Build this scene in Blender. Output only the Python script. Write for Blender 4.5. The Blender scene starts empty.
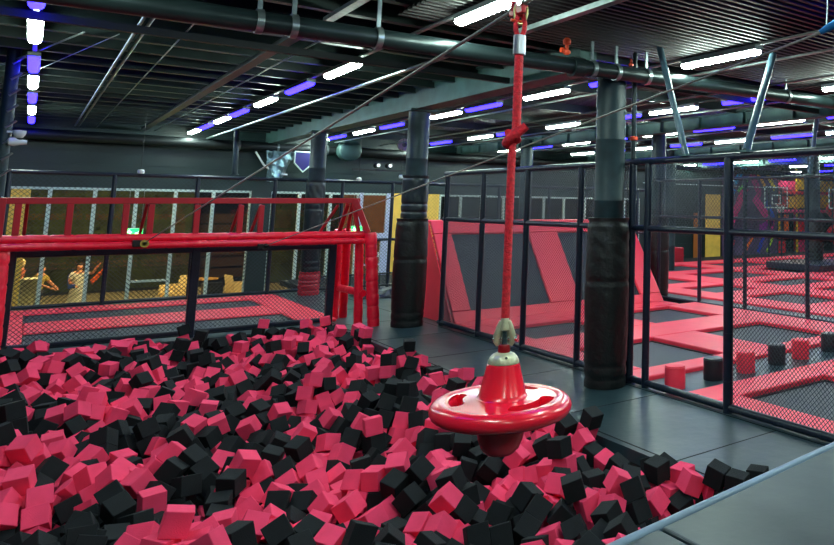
import bpy, bmesh, math, random
from mathutils import Vector, Matrix, Quaternion, Euler
random.seed(11)
SC = bpy.context.scene
COL = SC.collection
PI = math.pi

# ------------------------------------------------------------------ materials
def lin(c):
    out = []
    for v in c[:3]:
        v = v / 255.0
        out.append(v / 12.92 if v <= .04045 else ((v + .055) / 1.055) ** 2.4)
    return (*out, 1.0)

MATS = {}
def mat(name, rgb, rough=.6, metal=0., spec=.5, var=0., vscale=4., bump=0., bscale=40., emit=None, estr=0., coat=0., trans=0., rough_var=0.):
    if name in MATS:
        return MATS[name]
    m = bpy.data.materials.new(name); m.use_nodes = True
    nt = m.node_tree; b = nt.nodes['Principled BSDF']
    b.inputs['Base Color'].default_value = lin(rgb)
    b.inputs['Roughness'].default_value = rough
    b.inputs['Metallic'].default_value = metal
    b.inputs['Specular IOR Level'].default_value = spec
    b.inputs['Coat Weight'].default_value = coat
    b.inputs['Coat Roughness'].default_value = .15
    b.inputs['Transmission Weight'].default_value = trans
    tc = nt.nodes.new('ShaderNodeTexCoord')
    if var > 0 or rough_var > 0:
        n = nt.nodes.new('ShaderNodeTexNoise'); n.inputs['Scale'].default_value = vscale
        n.inputs['Detail'].default_value = 5
        nt.links.new(tc.outputs['Object'], n.inputs['Vector'])
        if var > 0:
            r = nt.nodes.new('ShaderNodeValToRGB')
            c = lin(rgb)
            r.color_ramp.elements[0].position = .3; r.color_ramp.elements[1].position = .7
            r.color_ramp.elements[0].color = (*[max(0, x * (1 - var)) for x in c[:3]], 1)
            r.color_ramp.elements[1].color = (*[min(1, x * (1 + var)) for x in c[:3]], 1)
            nt.links.new(n.outputs['Fac'], r.inputs['Fac'])
            nt.links.new(r.outputs['Color'], b.inputs['Base Color'])
        if rough_var > 0:
            mr = nt.nodes.new('ShaderNodeMapRange')
            mr.inputs['To Min'].default_value = max(.05, rough - rough_var)
            mr.inputs['To Max'].default_value = min(1, rough + rough_var)
            nt.links.new(n.outputs['Fac'], mr.inputs['Value'])
            nt.links.new(mr.outputs['Result'], b.inputs['Roughness'])
    if bump > 0:
        n2 = nt.nodes.new('ShaderNodeTexNoise'); n2.inputs['Scale'].default_value = bscale
        n2.inputs['Detail'].default_value = 4
        nt.links.new(tc.outputs['Object'], n2.inputs['Vector'])
        bp = nt.nodes.new('ShaderNodeBump'); bp.inputs['Strength'].default_value = bump
        bp.inputs['Distance'].default_value = .02
        nt.links.new(n2.outputs['Fac'], bp.inputs['Height'])
        nt.links.new(bp.outputs['Normal'], b.inputs['Normal'])
    if emit:
        b.inputs['Emission Color'].default_value = lin(emit)
        b.inputs['Emission Strength'].default_value = estr
    if name == 'glossy_red_plastic':
        b.inputs['Subsurface Weight'].default_value = .3; b.inputs['Subsurface Radius'].default_value = (.12, .02, .02); b.inputs['Subsurface Scale'].default_value = 1.
    MATS[name] = m
    return m

def mat_wall_cladding():
    m = mat('dark_cladding', (24, 50, 50), .45, var=.25, vscale=1.2)
    return m

PINK = mat('pink_foam', (255, 70, 110), .85, spec=.2, var=.10, vscale=9, bump=.25, bscale=180)
BLACK = mat('black_foam', (16, 20, 24), .8, spec=.3, var=.2, vscale=9, bump=.25, bscale=180)
PAD = mat('coral_vinyl', (255, 58, 82), .45, var=.06, vscale=3, bump=.08, bscale=14)
PADD = mat('dark_red_vinyl', (170, 22, 44), .5, var=.08, vscale=3)
JUMP = mat('jump_mat', (34, 42, 52), .55, var=.12, vscale=6, bump=.15, bscale=90)
WALLM = mat('wall_mat', (20, 30, 44), .6, var=.12, vscale=6, bump=.1, bscale=90)
DECK = mat('deck_vinyl', (35, 56, 63), .38, var=.16, vscale=.9, bump=.25, bscale=5, rough_var=.12)
DECKG = mat('deck_gap', (8, 12, 14), .9)
PLAT = mat('platform_vinyl', (24, 41, 47), .42, var=.10, vscale=1.4, bump=.2, bscale=4, rough_var=.1)
RIM = mat('platform_rim_vinyl', (112, 132, 156), .35, var=.1, vscale=5)
STEEL = mat('black_padded_steel', (20, 30, 46), .3, var=.2, vscale=14, bump=.3, bscale=22)
NETM = mat('net_cord', (46, 58, 66), .6)
COLM = mat('column_paint', (24, 44, 50), .5, spec=.35, var=.25, vscale=6, bump=.25, bscale=5)
COLP = mat('black_wrinkled_vinyl', (10, 15, 16), .45, var=.1, vscale=5, bump=.55, bscale=11)
PIPE = mat('pipe_paint', (32, 44, 46), .35, metal=.35, var=.3, vscale=3)
PIPED = mat('pipe_dark', (20, 27, 30), .5, metal=.2, var=.3, vscale=3)
BEAM = mat('beam_paint', (62, 96, 94), .5, metal=.15, var=.3, vscale=2.5)
GALV = mat('galvanised_steel', (150, 162, 165), .3, metal=.85, var=.2, vscale=12)
CEILM = mat('ceiling_sheet', (15, 19, 20), .48, metal=.35, var=.35, vscale=1.5)
CEILR = mat('ceiling_sheet_reddish', (22, 14, 18), .55, metal=.2, var=.35, vscale=1.5)
JOIST = mat('joist_paint', (36, 48, 48), .45, metal=.3, var=.3, vscale=3)
REDROLL = mat('red_padded_tube', (252, 26, 56), .33, var=.14, vscale=9, bump=.5, bscale=16)
REDBOX = mat('red_box_steel', (176, 14, 34), .42, var=.08, vscale=5)
GLOSSRED = mat('glossy_red_plastic', (250, 26, 58), .26, coat=.5, var=.05, vscale=8)
ROPE = mat('red_rope', (226, 30, 50), .6, var=.3, vscale=60, bump=.6, bscale=150)
CREAM = mat('cast_metal_cream', (196, 192, 164), .32, metal=.4, var=.2, vscale=30, bump=.2, bscale=60)
CHROME = mat('polished_steel', (210, 215, 220), .18, metal=1.)
CABLE = mat('steel_cable', (150, 150, 142), .45, metal=.6, var=.3, vscale=80)
WHITEF = mat('white_frame', (196, 214, 210), .4)
CLAD = mat('dark_cladding', (20, 41, 41), .45, var=.25, vscale=1.2)
CLADG = mat('cladding_gap', (8, 14, 14), .8)
YELP = mat('yellow_panel', (246, 196, 84), .5, var=.12, vscale=3)
TUBEW = mat('tube_white', (240, 255, 245), .5, emit=(228, 255, 240), estr=30)
TUBEB = mat('tube_blue', (60, 50, 200), .5, emit=(30, 22, 255), estr=6)
HOUS = mat('light_housing', (150, 160, 160), .4, metal=.3)
GREENS = mat('sign_green', (30, 220, 90), .5, emit=(20, 230, 80), estr=1.6)
WHITES = mat('sign_white', (240, 255, 240), .5, emit=(230, 255, 235), estr=1.6)
BLACKP = mat('black_plastic', (14, 16, 18), .4)
WHITEP = mat('white_plastic', (210, 216, 214), .35)
BLUEW = mat('blue_webbing', (20, 120, 190), .7, var=.15, vscale=20)
ORANGE = mat('orange_paint', (230, 74, 34), .5)
GLASS = mat('window_glass', (235, 240, 238), .02, trans=1., spec=.5)
TAN = mat('tan_floor', (176, 160, 110), .6, var=.2, vscale=1.5)
BEIGE = mat('beige_wicker', (230, 204, 140), .7, var=.2, vscale=20, bump=.5, bscale=60)
CREAMW = mat('cream_board', (236, 232, 190), .5)
WOOD = mat('light_wood', (200, 150, 70), .5, var=.2, vscale=6)
TERRA = mat('terracotta', (176, 90, 50), .6)
NIGHT = mat('night_wall', (34, 34, 22), .9, var=.5, vscale=.8)
LEAF = mat('dark_leaves', (56, 66, 22), .8, var=.5, vscale=3, bump=1., bscale=6)
DARKG = mat('dark_ground', (30, 28, 22), .8, var=.3, vscale=1)
SKIN = mat('skin', (196, 132, 92), .55)
HAIR = mat('dark_hair', (22, 16, 14), .6)
YTOP = mat('mustard_top', (178, 158, 66), .8, var=.15, vscale=14)
DPANT = mat('dark_trousers', (22, 24, 30), .8)
WTOP = mat('pale_dress', (206, 208, 190), .8, var=.2, vscale=26)
BLUEC = mat('blue_cloth', (24, 60, 140), .7)
ORC = mat('orange_cloth', (222, 96, 30), .7)

# ------------------------------------------------------------------ tagging
def tag(o, label=None, cat=None, group=None, kind=None):
    if label: o['label'] = label
    if cat: o['category'] = cat
    if group: o['group'] = group
    if kind: o['kind'] = kind
    return o

def empty(name, loc=(0, 0, 0), label=None, cat=None, group=None, rz=0):
    o = bpy.data.objects.new(name, None); COL.objects.link(o)
    o.location = loc; o.rotation_euler = (0, 0, rz); o.empty_display_size = .1
    return tag(o, label, cat, group)

def link(name, me, m=None, parent=None, smooth=False, bevel=0., seg=2):
    o = bpy.data.objects.new(name, me); COL.objects.link(o)
    if m is not None and not me.materials:
        for k in (m if isinstance(m, (list, tuple)) else [m]): me.materials.append(k)
    if parent is not None: o.parent = parent
    if smooth:
        for p in me.polygons: p.use_smooth = True
    if bevel > 0:
        b = o.modifiers.new('edge', 'BEVEL'); b.width = bevel; b.segments = seg; b.limit_method = 'ANGLE'
        b.angle_limit = .6
    return o

class MB:
    """collects shapes into one mesh; coordinates are relative to self.o"""
    def __init__(s, o=(0, 0, 0)):
        s.v = []; s.f = []; s.mi = []; s.o = Vector(o); s.cur = 0
    def add(s, vs, fs):
        n = len(s.v)
        s.v += [tuple(Vector(v) - s.o) for v in vs]
        s.f += [tuple(n + i for i in f) for f in fs]; s.mi += [s.cur] * len(fs)
        return s
    def box(s, x0, x1, y0, y1, z0, z1):
        v = [(x, y, z) for x in (x0, x1) for y in (y0, y1) for z in (z0, z1)]
        return s.add(v, [(0, 1, 3, 2), (4, 6, 7, 5), (0, 4, 5, 1), (2, 3, 7, 6), (0, 2, 6, 4), (1, 5, 7, 3)])
    def bar(s, a, b, w, h, up=(0, 0, 1)):
        a = Vector(a); b = Vector(b); d = (b - a).normalized(); up = Vector(up)
        if abs(d.dot(up)) > .98: up = Vector((0, 1, 0))
        r = d.cross(up).normalized(); u = r.cross(d).normalized()
        v = []
        for p in (a, b):
            for i, j in ((-1, -1), (1, -1), (1, 1), (-1, 1)): v.append(p + r * (i * w / 2) + u * (j * h / 2))
        return s.add(v, [(0, 3, 2, 1), (4, 5, 6, 7), (0, 1, 5, 4), (1, 2, 6, 5), (2, 3, 7, 6), (3, 0, 4, 7)])
    def tube(s, pts, r, n=12, cap=True):
        pts = [Vector(p) for p in pts]; k = len(pts)
        rs = r if isinstance(r, (list, tuple)) else [r] * k
        d0 = (pts[1] - pts[0]).normalized()
        up = Vector((0, 0, 1)) if abs(d0.z) < .9 else Vector((0, 1, 0))
        rt = d0.cross(up).normalized(); vs = []
        for i, p in enumerate(pts):
            if i == 0: d = d0
            elif i == k - 1: d = (pts[-1] - pts[-2]).normalized()
            else: d = ((pts[i + 1] - p).normalized() + (p - pts[i - 1]).normalized()).normalized()
            rt = (rt - d * rt.dot(d)).normalized(); u = d.cross(rt)
            for j in range(n):
                t = 2 * PI * j / n
                vs.append(p + (rt * math.cos(t) + u * math.sin(t)) * rs[i])
        fs = []
        for i in range(k - 1):
            for j in range(n):
                a = i * n + j; b = i * n + (j + 1) % n
                fs.append((a, b, b + n, a + n))
        if cap:
            fs.append(tuple(range(n - 1, -1, -1))); fs.append(tuple(range((k - 1) * n, k * n)))
        return s.add(vs, fs)
    def lathe(s, prof, c=(0, 0, 0), n=32, axis='z'):
        vs = []; fs = []; k = len(prof); c = Vector(c)
        for r, z in prof:
            for j in range(n):
                t = 2 * PI * j / n
                p = (r * math.cos(t), r * math.sin(t), z)
                if axis == 'y': p = (p[0], p[2], p[1])
                if axis == 'x': p = (p[2], p[0], p[1])
                vs.append(c + Vector(p))
        for i in range(k - 1):
            for j in range(n):
                a = i * n + j; b = i * n + (j + 1) % n
                fs.append((a, b, b + n, a + n))
        if prof[0][0] > 1e-5: fs.append(tuple(range(n - 1, -1, -1)))
        if prof[-1][0] > 1e-5: fs.append(tuple(range((k - 1) * n, k * n)))
        return s.add(vs, fs)
    def prism(s, poly, z0, z1):
        n = len(poly)
        vs = [(x, y, z0) for x, y in poly] + [(x, y, z1) for x, y in poly]
        fs = [tuple(range(n - 1, -1, -1)), tuple(range(n, 2 * n))] + [(i, (i + 1) % n, (i + 1) % n + n, i + n) for i in range(n)]
        return s.add(vs, fs)
    def hexa(s, q, thick):
        """quad of 4 points extruded by vector thick"""
        t = Vector(thick); q = [Vector(p) for p in q]
        return s.add(q + [p + t for p in q], [(3, 2, 1, 0), (4, 5, 6, 7), (0, 1, 5, 4), (1, 2, 6, 5), (2, 3, 7, 6), (3, 0, 4, 7)])
    def build(s, name, m, parent=None, smooth=False, bevel=0., seg=2, fix=True):
        me = bpy.data.meshes.new(name); me.from_pydata(s.v, [], s.f)
        for k in (m if isinstance(m, (list, tuple)) else [m]): me.materials.append(k)
        if isinstance(m, (list, tuple)): me.polygons.foreach_set('material_index', s.mi)
        if fix:
            bm = bmesh.new(); bm.from_mesh(me); bmesh.ops.recalc_face_normals(bm, faces=bm.faces); bm.to_mesh(me); bm.free()
        me.update()
        o = link(name, me, None, parent, False, bevel, seg)
        if parent is None: o.location = s.o
        if smooth:
            for p in me.polygons: p.use_smooth = True
            try: me.set_sharp_from_angle(angle=math.radians(40))
            except Exception: pass
        return o

def struct_obj(name, mb, m, bevel=0., smooth=False):
    return tag(mb.build(name, m, None, smooth=smooth, bevel=bevel), kind='structure')

def copy_tree(o, parent=None):
    c = o.copy(); COL.objects.link(c); c.parent = parent
    for ch in list(o.children): copy_tree(ch, c)
    return c

# ------------------------------------------------------------------ camera
f_px = 718.0; PP = (689.0, 120.0); HC = 2.4
V1 = (28.0, 200.0); V2 = (1480.0, 215.0)
def dcam(v): return Vector((v[0] - PP[0], v[1] - PP[1], f_px)).normalized()
Yc = dcam(V1); Xc = dcam(V2); Xc = (Xc - Yc * Xc.dot(Yc)).normalized(); Zc = Xc.cross(Yc)
# rows of world->camera(x right, y down, z forward): camera axes in world
right = Vector((Xc[0], Yc[0], Zc[0])); down = Vector((Xc[1], Yc[1], Zc[1])); fwd = Vector((Xc[2], Yc[2], Zc[2]))
cam = bpy.data.cameras.new('camera'); co = bpy.data.objects.new('camera', cam); COL.objects.link(co)
R3 = Matrix((right, -down, -fwd)).transposed()
co.matrix_world = Matrix.Translation((0, 0, HC)) @ R3.to_4x4()
cam.sensor_width = 36; cam.lens = f_px / 834 * 36
cam.shift_x = (417 - PP[0]) / 834; cam.shift_y = -(272.5 - PP[1]) / 834
cam.clip_start = .05; cam.clip_end = 300
SC.camera = co
# ------------------------------------------------------------------ the setting
PX0, PX1, PY1, PZ = -1.5, 4.65, 15.35, -.5         # foam pit
# platform edge line through (2.02,2.77) and (4.02,2.97)
def pe(x): return 2.77 + (x - 2.02) * .10

mb = MB(); mb.box(-2.2, 6.4, -4, 22.0, PZ - .1, PZ); struct_obj('floor_pit', mb, DECKG)
mb = MB()
mb.box(PX1, 6.36, 2.2, 22.0, -.12, 0); mb.box(-2.2, PX1, PY1 + .08, 22.0, -.12, 0)
mb.box(-2.2, PX0, 2.2, PY1 + .08, -.12, 0); mb.box(PX1, 6.36, -4, 2.2, -.12, 0)
struct_obj('floor_deck', mb, DECK)
mb = MB(); mb.box(PX1, PX1 + .06, 2.2, PY1, PZ, -.12); mb.box(PX0, PX1, PY1, PY1 + .08, PZ, -.01); mb.box(PX0 - .06, PX0, 2.2, PY1, PZ, -.12)
struct_obj('wall_pit', mb, DECKG)
# seams of the deck pads (thin welted joints)
mb = MB()
for y in (5.35, 7.35, 9.35, 11.35, 13.35, 15.4, 17.6, 19.8):
    mb.box(PX1 + .1, 6.2, y - .008, y + .008, -.02, .002)
mb.box(PX1 + .075, PX1 + .095, 2.6, 21.9, -.02, .002)
mb.box(6.205, 6.22, 3.2, 21.9, -.02, .002)
struct_obj('trim_1', mb, DECKG)
mb = MB(); mb.box(6.36, 42, -4, 26.9, -.3, -.14); struct_obj('floor_court', mb, mat('court_base', (16, 20, 24), .8))
mb = MB(); mb.box(6.36, 10.6, 14.3, 22.0, -.13, 0); struct_obj('floor_walk', mb, DECK)
mb = MB(); mb.box(-6, 24, 22.0, 37, -1.3, -1.2); struct_obj('floor_patio', mb, TAN)
mb = MB(); mb.box(-6, 6.4, 22.0, 22.05, -1.2, -.02); mb.box(6.4, 23.0, 22.0, 22.05, -1.2, -.3); struct_obj('wall_deck', mb, DECKG)
mb = MB(); mb.box(-8, 60, 37, 48, -1.35, -1.22); struct_obj('ground', mb, DARKG)

# ceiling: trapezoid sheet with ribs running across the hall (x direction)
def ribbed(x0, x1, y0, y1, z, period, depth):
    mb = MB(); ys = []; y = y0
    while y < y1:
        ys += [(y, z), (y + period * .45, z), (y + period * .55, z - depth), (y + period * .9, z - depth)]
        y += period
    vs = []; fs = []
    for yy, zz in ys: vs += [(x0, yy, zz), (x1, yy, zz)]
    for i in range(len(ys) - 1): fs.append((2 * i, 2 * i + 2, 2 * i + 3, 2 * i + 1))
    mb.add(vs, fs); mb.box(x0, x1, y0, y1, z + .06, z + .1); return mb
struct_obj('ceiling', ribbed(-4, 5.9, -4, 27.2, 4.98, .3, .05), CEILM)
tag(ribbed(3.0, 44, 4.35, 8.3, 4.64, .13, .05).build('ceiling', CEILR), kind='structure')
tag(ribbed(5.9, 44, -4, 33, 4.86, .17, .055).build('ceiling', CEILR), kind='structure')
# purlins across, under the sheet
mb = MB()
y = .7
while y < 27:
    mb.box(-4, 5.7, y - .03, y + .03, 4.66, 4.94); mb.box(-4, 5.7, y - .06, y + .06, 4.645, 4.66); y += .92
struct_obj('ceiling_beam_1', mb, JOIST)
mb = MB()
y = .7
while y < 32:
    mb.box(6.1, 44, y - .03, y + .03, 4.62, 4.84); y += 2.76
struct_obj('ceiling_beam_2', mb, JOIST)
# main girders along y
def girder(x, y0, y1, z0=4.32, z1=4.66, name='ceiling_beam_3'):
    mb = MB(); w = .11
    mb.box(x - w, x + w, y0, y1, z0, z0 + .03); mb.box(x - w, x + w, y0, y1, z1 - .03, z1)
    mb.box(x - .02, x + .02, y0, y1, z0 + .03, z1 - .03)
    yy = y0 + .5
    while yy < y1:
        mb.box(x - w * .9, x + w * .9, yy - .01, yy + .01, z0 + .03, z1 - .03); yy += 1.5
    struct_obj(name, mb, BEAM)
mb = MB((5.78, 8.4, 4.3)); mb.box(5.64, 5.92, 8.5, 27, 4.34, 4.76); mb.box(5.60, 5.96, 8.5, 27, 4.31, 4.34); mb.box(5.60, 5.96, 8.5, 27, 4.76, 4.79)
struct_obj('ceiling_beam_3', mb, BEAM)
for x in (12.3, 18.5, 24.8): girder(x, 2, 33)

# walls
mb = MB()
mb.box(-2.4, -2.2, -4, 27.2, -1.3, 5.0); struct_obj('wall_left', mb, CLAD)
mb = MB(); mb.box(-2.4, 44, -4.2, -4, -1.3, 5.0); struct_obj('wall_near', mb, CLAD)
mb = MB(); mb.box(44, 44.2, -4.2, 33.2, -1.3, 5.0); struct_obj('wall_right', mb, CLAD)
YB = 27.0
def clad(x0, x1, z0, z1, y=YB, step=.34):
    """horizontal cladding boards with grooves"""
    mb = MB(); z = z0
    while z < z1 - .01:
        zz = min(z + step - .015, z1); mb.box(x0, x1, y, y + .12, z, zz); z += step
    mb.box(x0, x1, y + .02, y + .14, z0, z1); return mb
struct_obj('wall_back', clad(-2.4, 21.5, 2.77, 5.0), CLAD)
struct_obj('wall_back_2', clad(21.5, 31.6, -.3, 5.0, step=.9), CLAD)
struct_obj('wall_back_3', clad(31.6, 44, -.3, 5.0, y=32), CLAD)
mb = MB(); mb.box(31.45, 31.6, 27.1, 32, -.3, 5); struct_obj('wall_side', mb, CLAD)

# window wall: white mullions and panes
mb = MB()
mb.box(-2.4, 21.5, YB - .02, YB + .08, 2.70, 2.77)
struct_obj('window_1_header', mb, WHITEF)
mul = [-1.4, -.5, .44, 1.42, 2.38, 3.34, 4.32, 5.36]
def window(n, x0, x1, z0=-1.2, z1=2.70, rail=None):
    fr = MB(); w = .045
    fr.box(x0, x0 + w, YB - .02, YB + .08, z0, z1); fr.box(x1 - w, x1, YB - .02, YB + .08, z0, z1)
    fr.box(x0 + w, x1 - w, YB - .02, YB + .08, z0, z0 + .08)
    if rail is not None: fr.box(x0 + w, x1 - w, YB - .02, YB + .08, rail - .03, rail + .03)
    o = fr.build('window_%d' % n, WHITEF); tag(o, kind='structure')
    g = MB(); g.box(x0 + w, x1 - w, YB + .02, YB + .03, z0 + .08, z1); g.build('pane', GLASS, o)
n = 1
for a, b in zip(mul[:-1], mul[1:]):
    window(n, a, b, rail=.04 if n == 5 else None); n += 1
for a, b in ((5.9, 6.8), (6.8, 7.78), (7.78, 8.7), (11.7, 12.55), (12.55, 13.45), (13.45, 14.4), (14.4, 15.3), (15.3, 16.3), (16.3, 17.3), (17.3, 18.4), (18.4, 19.5), (19.5, 20.6), (20.6, 21.5)):
    window(n, a, b, rail=None); n += 1
# dark pier and yellow wall strips
mb = MB(); mb.box(5.36, 5.9, YB - .15, YB + .1, -1.2, 2.78); struct_obj('wall_pier', mb, CLAD)
mb = MB(); mb.box(9.85, 10.35, YB - .06, YB + .1, -1.2, 2.78); mb.box(11.15, 11.65, YB - .06, YB + .1, -1.2, 2.78)
mb.box(10.35, 11.15, YB, YB + .1, -1.2, 2.78)
struct_obj('wall_yellow', mb, YELP)
mb = MB(); mb.box(-.36, .04, YB - .12, YB - .03, -1.2, 2.7); struct_obj('wall_yellow_2', mb, YELP)
# glazed white door
d = MB()
for x0, x1, z0, z1 in ((8.74, 8.86, -1.2, 2.78), (9.68, 9.85, -1.2, 2.78), (8.86, 9.68, 1.2, 1.34), (8.86, 8.94, -1.2, 1.2), (9.56, 9.68, -1.2, 1.2), (8.94, 9.56, 1.08, 1.2), (8.94, 9.56, .2, .26), (8.94, 9.56, -.5, -.42), (8.94, 9.56, -1.2, -1.02)):
    d.box(x0, x1, YB - .03, YB + .07, z0, z1)
do = d.build('door_1', mat('door_lavender_white', (190, 196, 226), .4)); tag(do, kind='structure')
g = MB(); g.box(8.94, 9.56, YB + .01, YB + .02, -1.0, 1.1); g.box(8.86, 9.68, YB + .01, YB + .02, 1.34, 2.78); g.build('pane', GLASS, do)
h = MB(); h.box(9.4, 9.52, YB - .08, YB - .03, .5, .66); h.build('door_handle', WHITEP, do)

# outside behind the panes: dark wall with hedges
mb = MB(); mb.box(-8, 46, 47, 47.3, -1.3, 9); struct_obj('wall_outside', mb, NIGHT)
mb = MB(); mb.box(21.5, 21.7, 27.1, 33, -1.3, 5); struct_obj('wall_patio_side', mb, NIGHT)

# columns
def column(i, x, y, r, top=4.32, base=0.):
    mb = MB((x, y, base))
    mb.lathe([(r, 0), (r, 1.0), (r * 1.015, 1.01), (r * 1.015, 1.03), (r, 1.04), (r, 2.45), (r * 1.02, 2.46), (r * 1.02, 2.49), (r, 2.5), (r, 3.3), (r * 1.02, 3.31), (r * 1.02, 3.33), (r, 3.34), (r, top - base - .04)], (x, y, base), 40)
    o = mb.build('column_%d' % i, COLM, smooth=True); tag(o, kind='structure')
    p = MB(); p.box(-.28, .28, -.28, .28, top - base - .04, top - base); p.build('cap_plate', BEAM, o)
column(1, 5.96, 8.16, .205); column(2, 5.80, 14.6, .21); column(3, 5.66, 21.0, .2)
column(4, 12.8, 15.25, .2, 4.6, -.14); column(5, 23.9, 18.5, .26, 4.6, -.14); column(6, 18.5, 21.3, .2, 4.6, -.14); column(7, 12.2, 21.4, .2, 4.6, 0); column(8, 18.6, 14.0, .001 + .18, 4.6, -.14) if False else None
column(8, 31.5, 20.9, .24, 4.6, -.14)

def padding(x, y, r, z0, z1, m, label, seed, bulge=.02):
    """vinyl sleeve strapped round a column, wrinkled"""
    rnd = random.Random(seed); n = 64; k = 70; vs = []; fs = []
    ph = [(rnd.uniform(0, 6.28), rnd.randint(2, 9), rnd.uniform(4, 26), rnd.uniform(.3, 1)) for _ in range(12)]
    for i in range(k + 1):
        z = z0 + (z1 - z0) * i / k
        strap = min(abs(z - (z0 + .28)), abs(z - (z0 + .12)), abs(z - (z1 - .06)), abs(z - (z0 + z1) * .62))
        pinch = -.014 * math.exp(-(strap / .025) ** 2)
        for j in range(n):
            t = 2 * PI * j / n
            w = sum(a * math.sin(q * t + s_ * z * 1.2 + p) for p, q, s_, a in ph) / 12
            amp = .008 + .016 * max(0, (z - z0) / (z1 - z0) - .7) / .3
            rr = r + pinch + w * amp + bulge * math.sin(PI * (z - z0) / (z1 - z0))
            vs.append((x + rr * math.cos(t), y + rr * math.sin(t), z))
    for i in range(k):
        for j in range(n):
            a = i * n + j; b = i * n + (j + 1) % n; fs.append((a, b, b + n, a + n))
    fs.append(tuple(range(n - 1, -1, -1))); fs.append(tuple(range(k * n, (k + 1) * n)))
    mb = MB((x, y, z0)); mb.add(vs, fs)
    o = mb.build('column_padding', m, smooth=True)
    return tag(o, label, 'column padding')
padding(5.96, 8.16, .28, .005, 2.24, COLP, 'black wrinkled vinyl padding around the column right behind the hanging red disc swing', 1)
padding(5.80, 14.6, .255, 2.12, 2.98, mat('dark_vinyl_sleeve', (18, 30, 36), .35, bump=.3, bscale=9), 'smooth dark upper sleeve above the fat padding of the column beside the sloped wall', 7, .0)
padding(5.76, 14.55, .30, .005, 2.11, COLP, 'fat black wrinkled vinyl padding around the column beside the sloped trampoline wall', 2)
padding(5.66, 21.0, .235, .62, 3.0, mat('dark_vinyl_sleeve', (18, 30, 36), .35, bump=.3, bscale=9), 'smooth dark sleeve on the far column behind the red landing frame', 3, .0)
padding(5.66, 21.0, .25, .005, .6, PADD, 'short dark red padding round the foot of the far column', 4, .01)
padding(12.8, 15.25, .3, -.12, 2.1, COLP, 'black vinyl padding around the column beyond the two mesh fences', 5)
padding(23.9, 18.5, .36, .31, 2.0, COLP, 'black padding around the column that rises from a low padded block', 6)

# ------------------------------------------------------------------ platform where the riders start
ZPF = .9
def plat_poly(x0, x1, off, yb): return [(x0, yb), (x1, yb), (x1, pe(x1) - off), (x0, pe(x0) - off)]
mb = MB(); mb.prism([(-2.19, -3.99), (14, -3.99), (14, pe(14) - .035), (-2.19, pe(-2.19) - .035)], PZ, ZPF - .1)
struct_obj('floor_platform_base', mb, mat('platform_side_black', (14, 18, 20), .6))
xs = [-2.1, .35, 2.33, 4.35, 6.4, 8.5, 10.6]
names = ['wide', 'left', 'middle', 'right', 'outer', 'outer']
for i, (a, b) in enumerate(zip(xs[:-1], xs[1:])):
    mb = MB((a, 0, ZPF - .1)); g = .009
    mb.prism([(a + g, -2.2), (b - g, -2.2), (b - g, pe(b) - .075), (a + g, pe(a) - .075)], ZPF - .1, ZPF)
    o = mb.build('platform_pad', PLAT, bevel=.014, seg=3)
    lab = {2: 'grey green platform pad in the bottom corner, the larger one right of the seam', 1: 'grey green platform pad in the bottom corner, the small wedge left of the seam'}.get(i, 'grey green vinyl pad along the raised platform past the one at the picture corner')
    tag(o, lab, 'floor pad', 'vinyl pads on the raised platform')
mb = MB()
mb.tube([(x, pe(x) - .032, ZPF - .022) for x in (-2.1, 2, 6, 10.6)], .026, 16)
o = mb.build('edge_roll', RIM, smooth=True); tag(o, 'blue grey padded rim rolled along the front edge of the raised platform', 'padded rim')

# ------------------------------------------------------------------ nets and fences
def net(plane, c, u0, u1, v0, v1, parent, p=.055, r=.0044, holes=None):
    mb = MB(); W = u1 - u0; H = v1 - v0
    def P(u, v): return (c, u0 + u, v0 + v) if plane == 'x' else (u0 + u, c, v0 + v)
    tri = [(math.cos(a), math.sin(a)) for a in (PI / 2, PI * 7 / 6, PI * 11 / 6)]
    vs = []; fs = []
    def seg(ua, va, ub, vb):
        L = math.hypot(ub - ua, vb - va)
        if L < .02: return
        nx, ny = -(vb - va) / L, (ub - ua) / L
        n = len(vs)
        for (uu, vv) in ((ua, va), (ub, vb)):
            for cx, cy in tri:
                q = P(uu + nx * cx * r, vv + ny * cx * r)
                q = (q[0] + cy * r, q[1], q[2]) if plane == 'x' else (q[0], q[1] + cy * r, q[2])
                vs.append(q)
        for k in range(3):
            a, b = n + k, n + (k + 1) % 3; fs.append((a, b, b + 3, a + 3))
    k = p
    while k < W + H:
        ua, va = (k, 0) if k <= W else (W, k - W); ub, vb = (0, k) if k <= H else (k - H, H)
        seg(ua, va, ub, vb)
        seg(W - ua, va, W - ub, vb)
        k += p
    mb.add(vs, fs)
    return mb.build('net', NETM, parent, fix=False)

def post(parent, x, y, z0, z1, r=.052, name='post'):
    mb = MB(); mb.tube([(x, y, z0), (x, y, z1)], r, 14)
    z = z0 + .35
    while z < z1 - .1:      # straps round the foam sleeve
        mb.tube([(x, y, z - .012), (x, y, z + .012)], r * 1.05, 14); z += .55
    return mb.build(name, STEEL, parent, smooth=True)
def rail(parent, a, b, r=.042, name='rail', m=None):
    mb = MB(); mb.tube([a, b], r, 14); a = Vector(a); b = Vector(b); L = (b - a).length; k = int(L / .6)
    for i in range(1, k):
        p = a.lerp(b, i / k); d = (b - a).normalized() * .012
        mb.tube([p - d, p + d], r * 1.07, 14)
    return mb.build(name, m or STEEL, parent, smooth=True)

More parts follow.
